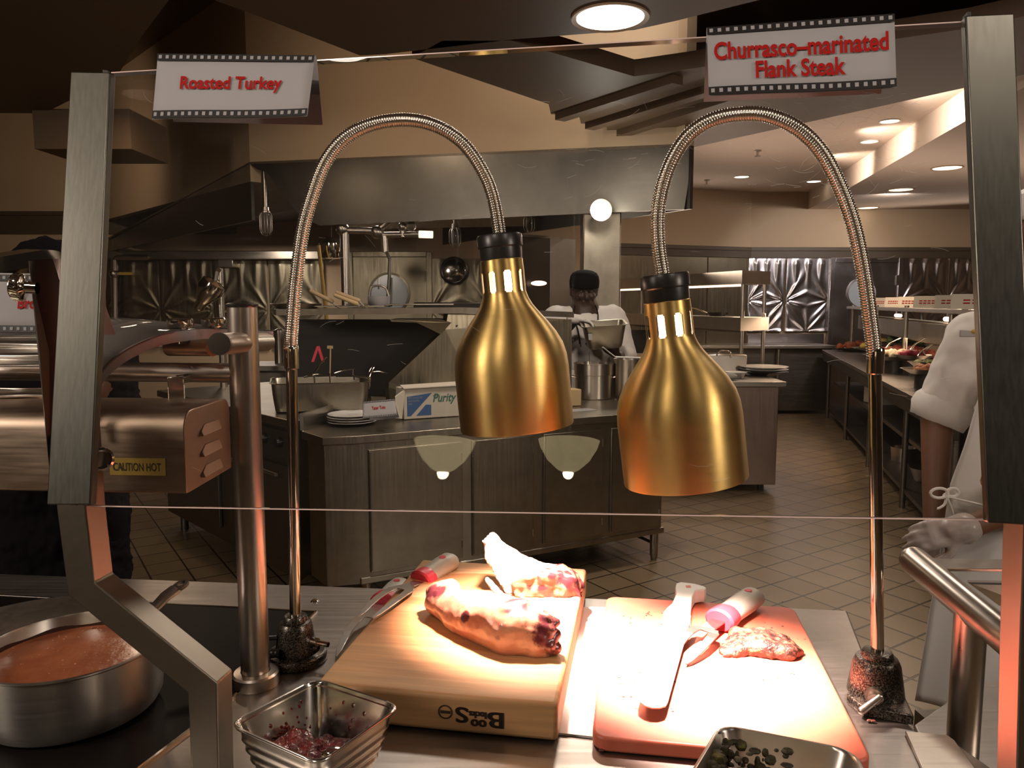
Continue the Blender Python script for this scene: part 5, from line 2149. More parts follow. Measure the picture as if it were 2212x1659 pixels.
pc = PZ(1284, 862, .9)
t = thing('stockpot', 'steel stockpot with two handles and a ladle inside, on the cabinet before the cook', 'pot', pc + Vector((0, .05, 0)))
pc = pc + Vector((0, .05, .0006))
g = G()
g.lathe([(0, 0), (.115, 0), (.122, .008), (.122, .155), (.128, .158), (.129, .225), (.134, .228), (.134, .232), (.127, .232), (.125, .16), (.119, .15), (.119, .01), (0, .008)], 48, Matrix.Translation(pc))
g.out('pot_body', POTST, t)
for s_ in (-1, 1):
    g = G()
    g.tube(catmull([pc + Vector((s_ * .12, -.03, .14)), pc + Vector((s_ * .155, -.03, .145)), pc + Vector((s_ * .155, .03, .145)), pc + Vector((s_ * .12, .03, .14))], 5), .006, 8)
    g.out('handle', STEEL, t)
g = G()
g.tube([pc + Vector((-.02, .02, .08)), pc + Vector((-.03, .0, .25)), pc + Vector((-.032, -.005, .30))], [(.010, .003)] * 3, 10)
tag(g.out('ladle', CHROME, None), 'flat steel ladle handle standing in the stockpot', 'ladle')
g = G()
g.lathe([(0, 0), (.09, 0), (.097, .01), (.097, .25), (.10, .255), (.10, .26), (.095, .258), (.093, .01), (0, .008)], 40, Matrix.Translation(PZ(1352, 862, .9) + Vector((.02, .05, .0006))))
tag(g.out('saucepot', POTST, None), 'smaller shiny steel pot just right of the stockpot', 'pot')
g = G()
q = PZ(1364, 868, .9)
g.lathe([(0, 0), (.038, 0), (.04, .006), (.04, .10), (.026, .125), (.026, .14), (0, .141)], 24, Matrix.Translation(q + Vector((0, -.04, 0))))
tag(g.out('squeeze_bottle', mat('cloudy_plastic', (.45, .43, .38), .35), None), 'cloudy plastic squeeze bottle beside the stockpot', 'bottle')
g = G()
g.tube([PY(1302, 750, 4.90), PY(1318, 763, 4.92), PY(1330, 772, 4.94)], [(.010, .004)] * 3, 10)
g.tube([PY(1328, 771, 4.94), PY(1384, 773, 4.96)], .006, 10)
tag(g.out('serving_spoon', PORCELAIN, None), 'pale handled serving spoon lying across the pot right of the stockpot', 'spoon')

# ================================================================ range line on the left
RA = R(133.6)
r0 = PZ(643, 932, .9)
rx, ry = Vector((math.cos(RA), math.sin(RA), 0)), Vector((math.sin(RA), -math.cos(RA), 0))
t = thing('cooking_range', 'dark steel cooking range with round knobs running back left from the cabinet corner', 'range', (r0.x, r0.y, 0), RA - math.pi)
# local: x runs toward the viewer (negative = away), y = behind the front... use world points
g = G()
A = lambda x, y, z: r0 + rx * x + ry * y + Vector((0, 0, z - r0.z))


def abox(g, x0, x1, y0, y1, z0, z1):
    g.hull8([A(x0, y0, z0), A(x1, y0, z0), A(x1, y1, z0), A(x0, y1, z0), A(x0, y0, z1), A(x1, y0, z1), A(x1, y1, z1), A(x0, y1, z1)])


rp = lambda q, z: [A(x, y, z) for x, y in q]
q_ = [(.06, .03), (1.9, .03), (1.9, .82), (.66, .82), (.46, .58), (.10, .07)]
g.sweep3(rp(q_, .12), rp(q_, .90))
g.out('range_body', DARKST, t, bevel=.006)
g = G()
q_ = [(.04, .0), (1.92, .0), (1.92, .85), (.65, .85), (.44, .60), (.08, .06)]
g.sweep3(rp(q_, .902), rp(q_, .945))
g.out('cooktop', CABST, t, bevel=.006)
g = G()
abox(g, .08, 1.88, .012, .03, .74, .88)
g.out('control_panel', mat('control_black', (.03, .025, .02), .35), t, bevel=.003)
for k in range(9):
    g = G()
    a = A(.20 + .17 * k, .010, .82)
    g.cyl(a, a - ry * .03, .026, 18, .022)
    g.out('knob', BLACKP, t)
for k in range(2):
    g = G()
    x0 = .12 + k * .88
    abox(g, x0, x0 + .76, .010, .028, .2, .70)
    d_ = g.out('oven_door', DARKST, t, bevel=.004)
    g = G()
    a, b = A(x0 + .06, -.03, .66), A(x0 + .70, -.03, .66)
    g.cyl(a, b, .010, 12)
    g.out('door_handle', STEEL, d_)
for x in (.75, 1.8):
    for y in (.1, .75):
        g = G()
        g.cyl(A(x, y, 0), A(x, y, .12), .025, 12)
        g.out('leg', DARKST, t)

# overshelf with its folded end plate
t = thing('range_overshelf', 'steel shelf with broad folded end plate over the dark range', 'shelf', PY(1000, 860, 4.75))
g = G()
f0, f1 = PY(596, 668, 4.35), PY(1010, 664, 4.55)
f2 = PY(1240, 674, 4.85)
dn = Vector((0, 0, -.035))
bk = Vector((-.12, .34, 0))
for a, b in ((f0, f1), (f1 + Vector((0, 0, 0)), f2)):
    g.hull8([a + dn, b + dn, b + bk + dn, a + bk + dn, a, b, b + bk, a + bk])
g.out('shelf_board', CABST, t, smooth=False)
g = G()
pl = [PY(u, v, y) for u, v, y in ((840, 838, 4.47), (840, 826, 4.47), (949, 724, 4.55), (962, 712, 4.56), (968, 676, 4.57), (1235, 690, 4.84), (1235, 866, 4.84), (1040, 872, 4.64), (842, 872, 4.48))]
th = Vector((-.03, .05, 0))
g.sweep3(pl, [p + th for p in pl])
ep = g.out('end_plate', OLIVE, t, smooth=False)
g = G()
g.ball(PY(987, 704, 4.58), .006, 8)
g.out('rivet', BLACKP, ep)
g = G()
pl = [PY(u, v, y) for u, v, y in ((640, 690, 4.9), (1000, 690, 5.0), (1000, 864, 5.0), (640, 850, 4.9))]
g.sweep3(pl, [p + Vector((-.02, .04, 0)) for p in pl])
g.out('back_plate', mat('back_plate_black', (.02, .016, .012), .5), t, smooth=False)  # plain near-black plate closing the space under the shelf
g = G()
pl = [PY(u, v, y) for u, v, y in ((842, 690, 4.5), (950, 690, 4.52), (975, 697, 4.53), (952, 722, 4.54), (900, 697, 4.5), (846, 695, 4.5))]
g.sweep3(pl, [p + Vector((-.02, .4, 0)) for p in pl])
g.out('shelf_bracket', OLIVE, t, smooth=False)

# pans and tools on the overshelf
shelf = lambda u, v, y: PY(u, v, y)
g = G()
c = PY(640, 662, 4.6)
g.lathe([(0, 0), (.11, 0), (.15, .028), (.153, .030), (.149, .031), (.108, .004), (0, .004)], 40, Matrix.Translation(Vector((c.x, c.y, f0.z + .001))))
tag(g.out('steel_bowl', POTST, None), 'shallow steel bowl at the left end of the overshelf', 'bowl')
for k, (u0, u1, yy, lab, m_) in enumerate(((650, 830, 4.55, 'long flat sheet pan under the wooden handles on the overshelf', CABST), (748, 980, 4.72, 'long flat sheet pan at the middle of the overshelf, edge lit', STEEL))):
    a, b = PY(u0, 661, yy), PY(u1, 661, yy)
    g = G()
    g.box(((a.x + b.x) / 2, yy + .12, f1.z + .006 + k * .011), (b.x - a.x, .24, .010))
    tag(g.out('sheet_pan', m_, None, bevel=.003), lab, 'sheet pan', 'sheet pans on the overshelf')
g = G()
a, b = PY(896, 654, 4.8), PY(1042, 654, 4.95)
g.box(((a.x + b.x) / 2, 4.86, f2.z + .038), (b.x - a.x, .24, .045))
tag(g.out('black_tray', BLACKP, None, bevel=.006), 'thick black tray on the overshelf left of the brass lamp', 'tray')
for k, (p0, p1, p2, lab, m_) in enumerate((((672, 629, 4.5), (717, 651, 4.5), (724, 660, 4.5), 'pale wooden handle leaning left of the yellow pole on the overshelf', WOODH),
                                           ((728, 632, 4.5), (774, 649, 4.5), (786, 661, 4.5), 'pale thick wooden handle, upper of the close pair on the overshelf', WOODH),
                                           ((724, 638, 4.48), (770, 656, 4.48), (776, 661, 4.48), 'yellowish wooden handle, lower of the close pair on the overshelf', CARD))):
    g = G()
    a, b, c = PY(*p0), PY(*p1), PY(*p2)
    t = thing('wooden_spatula', lab, 'spatula', c, 0, 'wooden handled tools on the overshelf')
    g.capsule(a, b, .011, .013, 12, 4)
    g.out('handle', m_, t)
    g = G()
    g.tube([b, c, c + (c - b) * 1.2 + Vector((0, .05, .008))], [.005, .004, .004], 8)
    g.out('blade', STEEL, t)
t = thing('wire_basket', 'pale steel basket with wire bail standing on the overshelf before the round porthole', 'basket', PY(812, 662, 4.75))
g = G()
c = PY(816, 648, 4.75)
g.lathe([(0, -.04), (.05, -.04), (.06, -.02), (.062, .022), (.058, .022), (.055, -.02), (0, -.034)], 32, Matrix.Translation(c))
g.out('basket_body', PAPER, t)
g = G()
g.tube(catmull([PY(797, 645, 4.75), PY(804, 620, 4.75), PY(830, 620, 4.75), PY(840, 640, 4.75)], 6), .007, 10)
g.out('bail', STEEL, t)
g = G()
g.tube([PY(818, 602, 4.8), PY(818, 625, 4.8)], .005, 8)
g.out('upright', STEEL, t)
g = G()
g.tube([PY(846, 600, 4.85), PY(845, 662, 4.85)], [(.012, .006)] * 2, 10)
g.tube([PY(835, 545, 4.9), PY(842, 560, 4.87), PY(841, 600, 4.85), PY(838, 640, 4.85)], .011, 10)
tag(g.out('filler_pipe', DARKST, None), 'dark bent filler pipe with upright bar before the round porthole', 'pipe')

# hotel pan with utensils on the range
a, b = PY(586, 829, 3.95), PY(798, 829, 4.05)
cP = (a + b) / 2 + Vector((-.02, .18, 0))
t, ce = square_pan('deep steel hotel pan full of utensils on the range behind the thin lamp pole', [Vector((a.x, a.y, 0)), Vector((b.x, b.y, 0)), Vector((b.x - .10, b.y + .36, 0)), Vector((a.x - .10, a.y + .34, 0))], a.z, .15, .08, .05, 0, 'hotel_pan', CABST)
rim = a.z
for k, (p0, p1, r_, lab) in enumerate((((707, 770, 4.1), (678, 806, 4.12), .007, 'steel spoon handle rising from the hotel pan'),
                                       ((658, 815, 4.1), (712, 808, 4.05), .008, 'steel tongs lying across the left of the hotel pan'),
                                       ((722, 806, 4.15), (764, 798, 4.2), .007, 'steel spoon lying toward the back of the hotel pan'),
                                       ((726, 813, 4.1), (797, 817, 4.12), .009, 'steel spoon lying along the front of the hotel pan'),
                                       ((808, 790, 4.2), (797, 812, 4.15), .009, 'curved steel ladle hooked on the hotel pan corner'),
                                       ((836, 806, 4.3), (800, 802, 4.25), .008, 'steel handle sticking out right of the hotel pan'))):
    g = G()
    A0, B0 = PY(*p0), PY(*p1)
    g.tube([A0, A0.lerp(B0, .5) + Vector((0, 0, .006)), B0, B0 + Vector((-.01, .05, -.06))], [(r_, .004)] * 4, 10)
    tag(g.out('utensil', CHROME, None), lab, 'utensil', 'utensils in the hotel pan')
g = G()
g.tube([PY(714, 749, 4.2), PY(713, 800, 4.2), PY(712, 822, 4.2)], [(.008, .004)] * 3, 8)
g.box(PY(713, 750, 4.2), (.03, .01, .016))
tag(g.out('utensil', WOODH, None), 'upright tan handle with flat top in the hotel pan', 'utensil', 'utensils in the hotel pan')
g = G()
pl = [PY(u, v, 4.45) for u, v in ((672, 782), (684, 748), (690, 748), (700, 782), (695, 782), (687, 756), (678, 782))]
g.sweep3(pl, [p + Vector((0, .01, 0)) for p in pl])
tag(g.out('tongs', PINK, None, smooth=False), 'small red tongs standing at the back of the hotel pan', 'tongs')
for u0, u1, v0, v1, y, lab in ((620, 674, 718, 786, 6.15, 'tall shiny steel canister behind the thin lamp pole'), (594, 618, 712, 786, 6.25, 'steel bottle shaped canister left of the thin lamp pole')):
    a = PY((u0 + u1) / 2, v1, y)
    a.z = PY(640, 786, 6.15).z
    r_ = (u1 - u0) / 2 * y / 1660
    h_ = (v1 - v0) * y / 1660
    g = G()
    g.lathe([(0, 0), (r_, 0), (r_, h_ * .82), (r_ * 1.04, h_ * .84), (r_ * 1.04, h_ * .95), (r_ * .5, h_), (0, h_)], 28, Matrix.Translation(a))
    tag(g.out('canister', POTST, None), lab, 'canister', 'steel canisters on the range')
t = thing('canister_shelf', 'dark steel shelf behind the range holding the canisters', 'shelf', PY(640, 800, 5.6))
zz = PY(640, 786, 6.15).z
g = G()
g.box((PY(640, 790, 6.2).x, 6.2, zz - .0195), (1.2, .5, .038))
g.out('shelf_board', DARKST, t)
g = G()
g.box((PY(640, 790, 6.2).x, 6.25, (zz - .04) / 2), (1.1, .36, zz - .042))
g.out('cupboard', DARKST, t)

# ================================================================ dark oven, pass and right counters
t = thing('tall_oven', 'tall dark oven with a small glowing lamp inside, left of the cook', 'oven', PY(1190, 900, 6.9))
g = G()
a, b, c = PY(1128, 512, 6.7), PY(1187, 510, 6.9), PY(1243, 508, 7.3)
zt = b.z
d0 = Vector((-.4, .5, 0))
A1, B1, C1 = Vector((a.x, 6.7, 0)), Vector((b.x, 6.9, 0)), Vector((c.x, 7.3, 0))
D1 = A1 + (C1 - B1)
g.hull8([A1, B1, C1, D1] + [p + Vector((0, 0, zt)) for p in (A1, B1, C1, D1)])
g.out('oven_body', DARKST, t, smooth=False)
g = G()
n_ = Vector(((B1 - A1).y, -(B1 - A1).x, 0)).normalized() * .008
pl = [A1 + Vector((0, 0, .3)), B1 + Vector((0, 0, .3)), B1 + Vector((0, 0, zt - .02)), A1 + Vector((0, 0, zt - .02))]
g.sweep3([p + n_ for p in pl], [p + n_ * .1 for p in pl])
g.out('oven_front', mat('oven_black', (.022, .014, .009), .3), t, smooth=False)
g = G()
p = PY(1160, 612, 6.74)
g.ball(p + n_ * 3, (.07, .012, .022), 14)
g.out('oven_lamp', WARMER, t)

t = thing('serving_counter', 'brownish steel serving counter behind the right brass lamp', 'counter', (1.5, 6.1, 0))
p = PZ(1694, 825, .9)
g = G()
g.prism([(1.0, p.y - .02), (p.x + .02, p.y), (p.x + .05, p.y + 1.9), (1.0, p.y + 1.9)], .86, .9)
g.out('worktop', STEELX, t, bevel=.004)
g = G()
g.prism([(1.0, p.y + .02), (p.x - .03, p.y + .03), (p.x, p.y + 1.85), (1.0, p.y + 1.85)], .06, .859)
g.out('carcass', brushed('counter_panel', (.40, .30, .25), .38, (90, 90, 3), .03), t, bevel=.004)
g = G()
g.box((p.x - .12, p.y + .12, .03), (.04, .04, .06))
g.out('caster', BLACKP, t)
CW = p
rim_pts = [(1668, 806)]
labs = ('bottom bowl-like plate of the stack on the serving counter', 'middle plate of the stack on the serving counter', 'topmost plate of the stack on the serving counter')
pb_ = PZ(1668, 815, .9)
for k in range(3):
    g = G()
    g.lathe([(0, 0), (.10, 0), (.20, .028), (.205, .031), (.2, .033), (.1, .006), (0, .006)], 44)
    o_ = g.out('serving_plate', PORCELAIN if k else BLACKP, None)
    tag(o_, labs[k], 'plate', 'plates stacked on the serving counter')
    o_.location = Vector((pb_.x, pb_.y + .22, .9005 + .022 * k))
g = G()
q = PZ(1605, 822, .9)
g.lathe([(0, 0), (.05, 0), (.09, .05), (.092, .052), (.088, .05), (.05, .006), (0, .006)], 32, Matrix.Translation((q.x, q.y + .2, .9005)))
tag(g.out('ribbed_bowl', PORCELAIN, None), 'small white bowl left of the stacked plates on the serving counter', 'bowl')
g = G()
q = PZ(1588, 825, .9)
g.ball((q.x, q.y + .15, .93), (.06, .05, .03), 14)
tag(g.out('folded_towel', PAPER, None), 'crumpled white towel beside the small bowl on the serving counter', 'towel')
t = thing('steel_bin', 'low rectangular steel container behind the right brass lamp on the serving counter', 'container', (1.85, 6.9, .9))
g = G()
g.box((1.86, 6.9, .985), (.42, .3, .168))
g.out('bin_body', POTST, t, bevel=.01)
g = G()
g.tube(catmull([PY(1548, 768, 6.74), PY(1555, 758, 6.72), PY(1575, 760, 6.72), PY(1580, 772, 6.74)], 5), .008, 8)
g.out('handle', CHROME, t)

t = thing('heated_pass', 'two tier heated pass shelf on steel uprights at the right of the kitchen', 'pass shelf', (1.9, 8.0, .9))
F0, F1 = PY(1603, 598, 7.0), PY(1335, 611, 9.6)
sd = Vector((.33, .22, 0))
for k, (v0, v1) in enumerate(((584, 613), (686, 715))):
    z1_, z0_ = PY(1603, v0, 7.0).z, PY(1603, v1, 7.0).z
    q = [Vector((F0.x, F0.y, 0)), Vector((F0.x, F0.y, 0)) + sd, Vector((F1.x, F1.y, 0)) + sd, Vector((F1.x, F1.y, 0))]
    g = G()
    g.hull8([p + Vector((0, 0, z0_)) for p in q] + [p + Vector((0, 0, z1_)) for p in q])
    sh = g.out('shelf_box', STEELX, t, smooth=False)
    g = G()
    a_, b_ = q[0] + Vector((.03, .06, z0_ - .012)), q[3] + Vector((.03, 0, z0_ - .012))
    g.tube([a_, b_], .010, 8)
    g.out('heat_strip', WARMER if k == 0 else STEEL, sh)
for p in (F0 + Vector((.03, .06, 0)), F0 + sd + Vector((-.05, -.0, 0)), F1 + Vector((.03, 0, 0)), F1 + sd):
    g = G()
    g.cyl((p.x, p.y, .90), (p.x, p.y, PY(1603, 584, 7.0).z - .03), .019, 14)
    g.out('upright', STEEL, t)
g = G()
c = PY(1556, 682, 7.3)
zz = PY(1603, 686, 7.0).z
g.lathe([(0, 0), (.08, 0), (.105, .035), (.1, .035), (.075, .006), (0, .006)], 28, Matrix.Translation((F0.x - .12 + .15, 7.9, zz + .001)))
t2 = thing('frying_pan', 'dark frying pan with a light handle on the lower pass shelf', 'frying pan', (F0.x, 7.9, zz))
g.out('pan_body', BLACKP, t2)
g = G()
a = Vector((F0.x - .08, 7.9, zz + .03))
g.tube([a, a + Vector((-.12, -.03, .045)), a + Vector((-.28, -.06, .065))], .010, 10)
g.out('handle', STEEL, t2)
t = thing('pass_backboard', 'dark glossy panel under the lower pass shelf', 'panel', (1.4, 9.8, .9))
g = G()
g.box((1.5, 9.3, 1.06), (1.2, .06, .28))
g.out('panel', mat('dark_gloss', (.06, .05, .04), .2), t)
g = G()
for x in (1.0, 2.0):
    g.box((x, 9.34, .459), (.06, .06, .918))
g.out('support', DARKST, t)

# low counter along the far right wall
t = thing('wall_counter', 'dark steel counter along the far wall left of the far door', 'counter', (3.4, 10.6, 0))
g = G()
g.box((3.4, 10.75, .93), (2.0, .7, .04))
g.out('worktop', STEELX, t, bevel=.004)
g = G()
g.box((3.4, 10.8, .48), (1.95, .6, .86))
g.out('carcass', DARKST, t)
g = G()
g.cyl((3.62, 10.42, .05), (3.62, 10.42, .9), .02, 12)
g.out('upright', STEEL, t)

BUFST = brushed('buffet_steel', (.30, .27, .24), .34, (40, 40, 40), .02)
OVENB = mat('shelf_dark', (.05, .042, .034), .4, .6)

# ================================================================ buffet on the right
Nn, Ff = PZ(2000, 870, .9), PZ(1775, 755, .9)
bx_ = (Ff - Nn).normalized()
by_ = Vector((bx_.y, -bx_.x, 0))
BL_ = (Ff - Nn).length
Bp = lambda x, y, z: Nn + bx_ * x + by_ * y + Vector((0, 0, z - .9))
bpt = t = thing('hot_buffet', 'long steel buffet counter with open shelves and glass rail, running back at the right', 'buffet', (3.6, 7.5, 0))


def bbox(g, x0, x1, y0, y1, z0, z1):
    g.hull8([Bp(x0, y0, z0), Bp(x1, y0, z0), Bp(x1, y1, z0), Bp(x0, y1, z0), Bp(x0, y0, z1), Bp(x1, y0, z1), Bp(x1, y1, z1), Bp(x0, y1, z1)])


g = G()
bbox(g, -.6, BL_, 0, 1.15, .86, .9)
g.mi = 1
bbox(g, -.58, BL_ - .02, .012, .05, .76, .859)
g.out('worktop', [BUFST, OVENB], t, bevel=.005)
g = G()
bbox(g, -.5, BL_ - .1, .08, 1.1, .12, .15)
g.out('low_shelf', OVENB, t)
g = G()
bbox(g, -.5, BL_ - .1, .16, 1.1, .45, .48)
g.out('mid_shelf', DARKST, t)
g = G()
bbox(g, -.5, BL_ - .15, .62, .70, .151, .449)
bbox(g, -.5, BL_ - .15, .62, .70, .481, .849)
g.out('back_panel', BLACKP, t)
for x in (-.4, .9, 2.4, 3.9, BL_ - .2):
    g = G()
    a, b = Bp(x, .08, 0), Bp(x, .08, .85)
    g.cyl(a, b, .022, 14)
    g.out('leg', DARKST, t)
    if x > 0:
        g = G()
        g.cyl(Bp(x, .34, .901), Bp(x, .34, 1.5), .02, 14)
        g.out('post', STEEL, t)
g = G()
zr_ = PY(1960, 664, 7.5).z
bbox(g, .2, BL_ + .1, .30, .55, zr_ - .035, zr_)
g.out('top_rail', STEEL, t, bevel=.004)
g = G()
bbox(g, .4, BL_ - .1, .42, .62, zr_ - .30, zr_ - .12)
g.out('warmer_housing', OLIVE, t, bevel=.01)
for x in (1.6, 3.6):
    g = G()
    c = Bp(x, .52, zr_ - .09)
    g.capsule(c, c + bx_ * .22, .02, .02, 10, 3)
    g.out('heat_lamp_tube', WARMER, t)
area('buffet_light', Bp(2.4, .5, 1.18), Bp(2.4, .45, .9), .3, 16, (1, .72, .5), 3.4)
sg = ((1905, 1), (1922, 2), (1945, 3), (1966, 4), (2018, 5), (2050, 6), (2085, 7), (1985, 8))
for k, u in enumerate((1903, 1921, 1943, 1972, 2022, 2052, 2092)):
    yy = 9.4 - k * .72
    s_ = .155
    p = Vector((0, 0, CAM_Z)) + ray(u, 664) * yy
    # position along the rail at this depth
    x = (yy - Nn.y - by_.y * .42) / bx_.y
    o_ = Bp(x, .42, zr_ + .001)
    g = G()
    hw = (.07, .07, .08, .10, .12, .13, .20)[k]
    rd = Vector((.80, -.60, 0))
    sd_ = Vector((.60, .80, 0))
    A_, B_ = o_ - rd * hw, o_ + rd * hw
    for s2 in (-1, 1):
        pts = [A_ + sd_ * s2 * .045, B_ + sd_ * s2 * .045, B_ + Vector((0, 0, .10)), A_ + Vector((0, 0, .10))]
        g.sweep3(pts, [q + sd_ * s2 * .001 for q in pts])
    tt = tag(g.out('menu_card', PAPERD, None, smooth=False), ('%s small folded white card along the far buffet rail' % ('farthest', 'second farthest', 'third farthest', 'fourth farthest', 'third nearest', 'second nearest', 'nearest')[k]), 'sign', 'menu cards on the buffet rail')
    g = G()
    pts = lambda s, q, off: (A_ - sd_ * .0466) * (1 - s) + (B_ - sd_ * .0466) * s + (Vector((0, 0, .10)) + sd_ * .045) * q - sd_ * .0012
    for r_ in (.35, .55):
        for i in range(5):
            s0 = .18 + i * .13
            g.face([pts(s0, r_, 0), pts(s0 + .10, r_, 0), pts(s0 + .10, r_ + .09, 0), pts(s0, r_ + .09, 0)])
    g.out('print_line', REDINK, tt, smooth=False, fix=False)

foods = [
    (1850, 739, 10.0, .22, .16, .09, (.52, .12, .04), 'orange roast joint on a tray at the far end of the buffet', 'roast_joint'),
    (1925, 735, 8.6, .35, .22, .10, (.50, .34, .05), 'yellow heap of squash on the buffet', 'squash_heap'),
    (1962, 725, 8.2, .30, .18, .09, (.04, .08, .02), 'dark green leaf heap behind the yellow squash on the buffet', 'leaf_heap'),
    (1950, 750, 7.4, .30, .16, .09, (.30, .06, .03), 'dark red bean heap in the middle of the buffet', 'bean_heap'),
    (1936, 756, 6.9, .17, .15, .07, (.75, .60, .38), 'pale rice heap glowing in a steel bowl on the buffet', 'rice_heap'),
    (1972, 758, 6.7, .12, .12, .05, (.45, .02, .05), 'crimson beet heap right of the pale rice on the buffet', 'beet_heap'),
    (2002, 778, 5.9, .11, .10, .03, (.35, .38, .10), 'green salad in a shallow steel bowl near the buffet post', 'salad_heap'),
    (2008, 788, 5.6, .16, .13, .045, (.60, .20, .07), 'orange shredded carrot heap on a plate near the white sleeve', 'carrot_heap'),
]
for k, (u, v, y, wx, wy, wz, colr, lab, nm) in enumerate(foods):
    wx, wy = wx * 1.2, wy * 1.15
    c = PY(u, v, y)
    zc_ = max(c.z - wz, .922)
    c = Vector((c.x, c.y, zc_))
    if c.z > .96:
        g = G()
        g.cyl((c.x, c.y, .9005), (c.x, c.y, c.z - .021), wx * .5, 20)
        g.out('riser', OVENB, bpt)
    g = G()
    g.lathe([(0, -.02), (.7, -.02), (1.05, .015), (1.1, .018), (1.02, .016), (.7, -.012), (0, -.012)], 32, Matrix.Translation(c) @ Matrix.Diagonal((wx * .95, wy, 1.0, 1)))
    bowl = tag(g.out('food_bowl', POTST, None), 'steel bowl under the ' + lab.split(' on ')[0].split(' in ')[0].split(' at ')[0].split(' right')[0].split(' behind')[0] + ' on the buffet', 'bowl', 'steel food bowls on the buffet')
    g = G()
    rr = random.Random(20 + k)
    for i in range(26):
        a = rr.uniform(0, 6.28)
        q = math.sqrt(rr.random()) * .78
        h_ = (1 - q * q) * wz
        g.ball((c.x + q * wx * math.cos(a), c.y + q * wy * math.sin(a), c.z + h_ * .8 - .005), wz * rr.uniform(.3, .5) + .008, 8)
    g2 = remeshed(g, .012, 2, wobble(.01, 25, .006, 60, k))
    m_ = patchy(nm + '_food', [(.35, tuple(x * .6 for x in colr)), (.65, colr)], 30, 4, .45, .4, .01)
    tag(g2.out(nm, m_, None, angle=180), lab, 'food', kind='stuff')
for k, (p0, p1, lab) in enumerate((((1922, 742, 6.8), (1944, 731, 6.9), 'pale spoon rising from the rice bowl on the buffet'), ((1975, 745, 6.5), (1995, 732, 6.6), 'pale spoon rising from the beet bowl on the buffet'), ((1992, 758, 5.9), (2012, 745, 6.0), 'pale tongs rising from the salad bowl on the buffet'))):
    g = G()
    g.tube([PY(*p0) + Vector((-.03, 0, -.04)), PY(*p0), PY(*p1)], [(.014, .006), (.009, .005), (.012, .005)], 10)
    tag(g.out('serving_spoon', CHROME, None), lab, 'spoon', 'serving spoons on the buffet')
# things on the buffet's lower shelves
t = tag(G().box((0, 0, .085), (.32, .3, .17)).out('shelf_carton', PAPERD, None, world=False, bevel=.01), 'pale carton standing on the lower shelf under the far buffet', 'box')
t.location = Bp(3.4, .38, .4805)
g = G()
g.lathe([(0, 0), (.13, 0), (.17, .10), (.175, .105), (.165, .10), (.125, .01), (0, .01)], 36, Matrix.Translation(Bp(1.2, .35, .1505)))
tag(g.out('mixing_bowl', POTST, None), 'wide steel mixing bowl on the bottom shelf of the buffet', 'bowl')
g = G()
g.lathe([(0, 0), (.10, 0), (.11, .12), (.105, .12), (.095, .01), (0, .01)], 32, Matrix.Translation(Bp(2.0, .3, .1505)))
tag(g.out('steel_pail', POTST, None), 'small steel pail behind the mixing bowl on the bottom shelf of the buffet', 'pail')

# ================================================================ cooking hood
t = thing('cooking_hood', 'large dark steel cooking hood hanging under the tan soffit', 'hood', (-1.5, 8.0, 2.26))
za, zb_ = 2.75, 2.262
up = lambda p, z: Vector((p.x, p.y, z))


def sheet(name, q, m, n):
    g = G()
    g.sweep3(q, [p + n for p in q])
    return g.out(name, m, t, smooth=False)


hn_ = (HB - HA).cross(Vector((0, 0, 1)))
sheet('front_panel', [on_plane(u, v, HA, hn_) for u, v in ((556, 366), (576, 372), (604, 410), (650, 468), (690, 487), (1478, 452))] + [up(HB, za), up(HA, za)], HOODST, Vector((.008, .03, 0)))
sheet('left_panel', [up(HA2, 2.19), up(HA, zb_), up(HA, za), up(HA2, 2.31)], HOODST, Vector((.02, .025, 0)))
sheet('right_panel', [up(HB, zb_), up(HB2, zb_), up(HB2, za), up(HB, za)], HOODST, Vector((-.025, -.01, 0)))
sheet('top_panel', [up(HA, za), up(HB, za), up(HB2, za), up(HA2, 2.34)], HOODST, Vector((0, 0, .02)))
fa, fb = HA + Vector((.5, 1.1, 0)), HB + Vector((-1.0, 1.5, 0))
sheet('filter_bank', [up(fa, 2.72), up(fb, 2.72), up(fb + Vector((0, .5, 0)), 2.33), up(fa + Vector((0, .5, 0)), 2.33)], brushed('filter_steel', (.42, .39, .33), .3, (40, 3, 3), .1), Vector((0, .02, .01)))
g = G()
c = PY(437, 455, 8.2)
g.ball(c, .065, 16)
g.out('round_cover', CHROME, t)


def jar_lamp(label, u, v0, v1, v2, y, lit=False):
    a, b, c = PY(u, v0, y), PY(u, v1, y), PY(u, v2, y)
    tt = thing('hood_lamp', label, 'hood lamp', a, 0, 'caged jar lamps under the hood')
    H_ = (b - c).length
    g = G()
    g.cyl((c.x, y, max(a.z, 2.72)), (c.x, y, b.z), .018, 14)
    g.out('stem', STEEL, tt)
    g = G()
    g.lathe([(0, .02), (.034, .018), (.036, -.015), (.045, -.02), (.045, -.032), (0, -.032)], 24, Matrix.Translation((c.x, y, b.z)))
    g.out('socket', STEEL, tt)
    g = G()
    g.lathe([(.036, -.034), (.040, -.06), (.040, -H_ * .78), (.028, -H_ * .92), (0, -H_ * .96)], 24, Matrix.Translation((c.x, y, b.z)))
    g.out('glass_jar', LENS if lit else ACRYLIC, tt)
    for k in range(6):
        g = G()
        an = k * math.pi / 3
        dx, dy = math.cos(an), math.sin(an)
        g.tube([(c.x + dx * r_, y + dy * r_, b.z + z_) for r_, z_ in ((.044, -.03), (.056, -.06), (.056, -H_ * .80), (.036, -H_ * .98), (0.002, -H_ * 1.03))], .004, 6)
        g.out('cage_wire', STEEL, tt)
    return tt


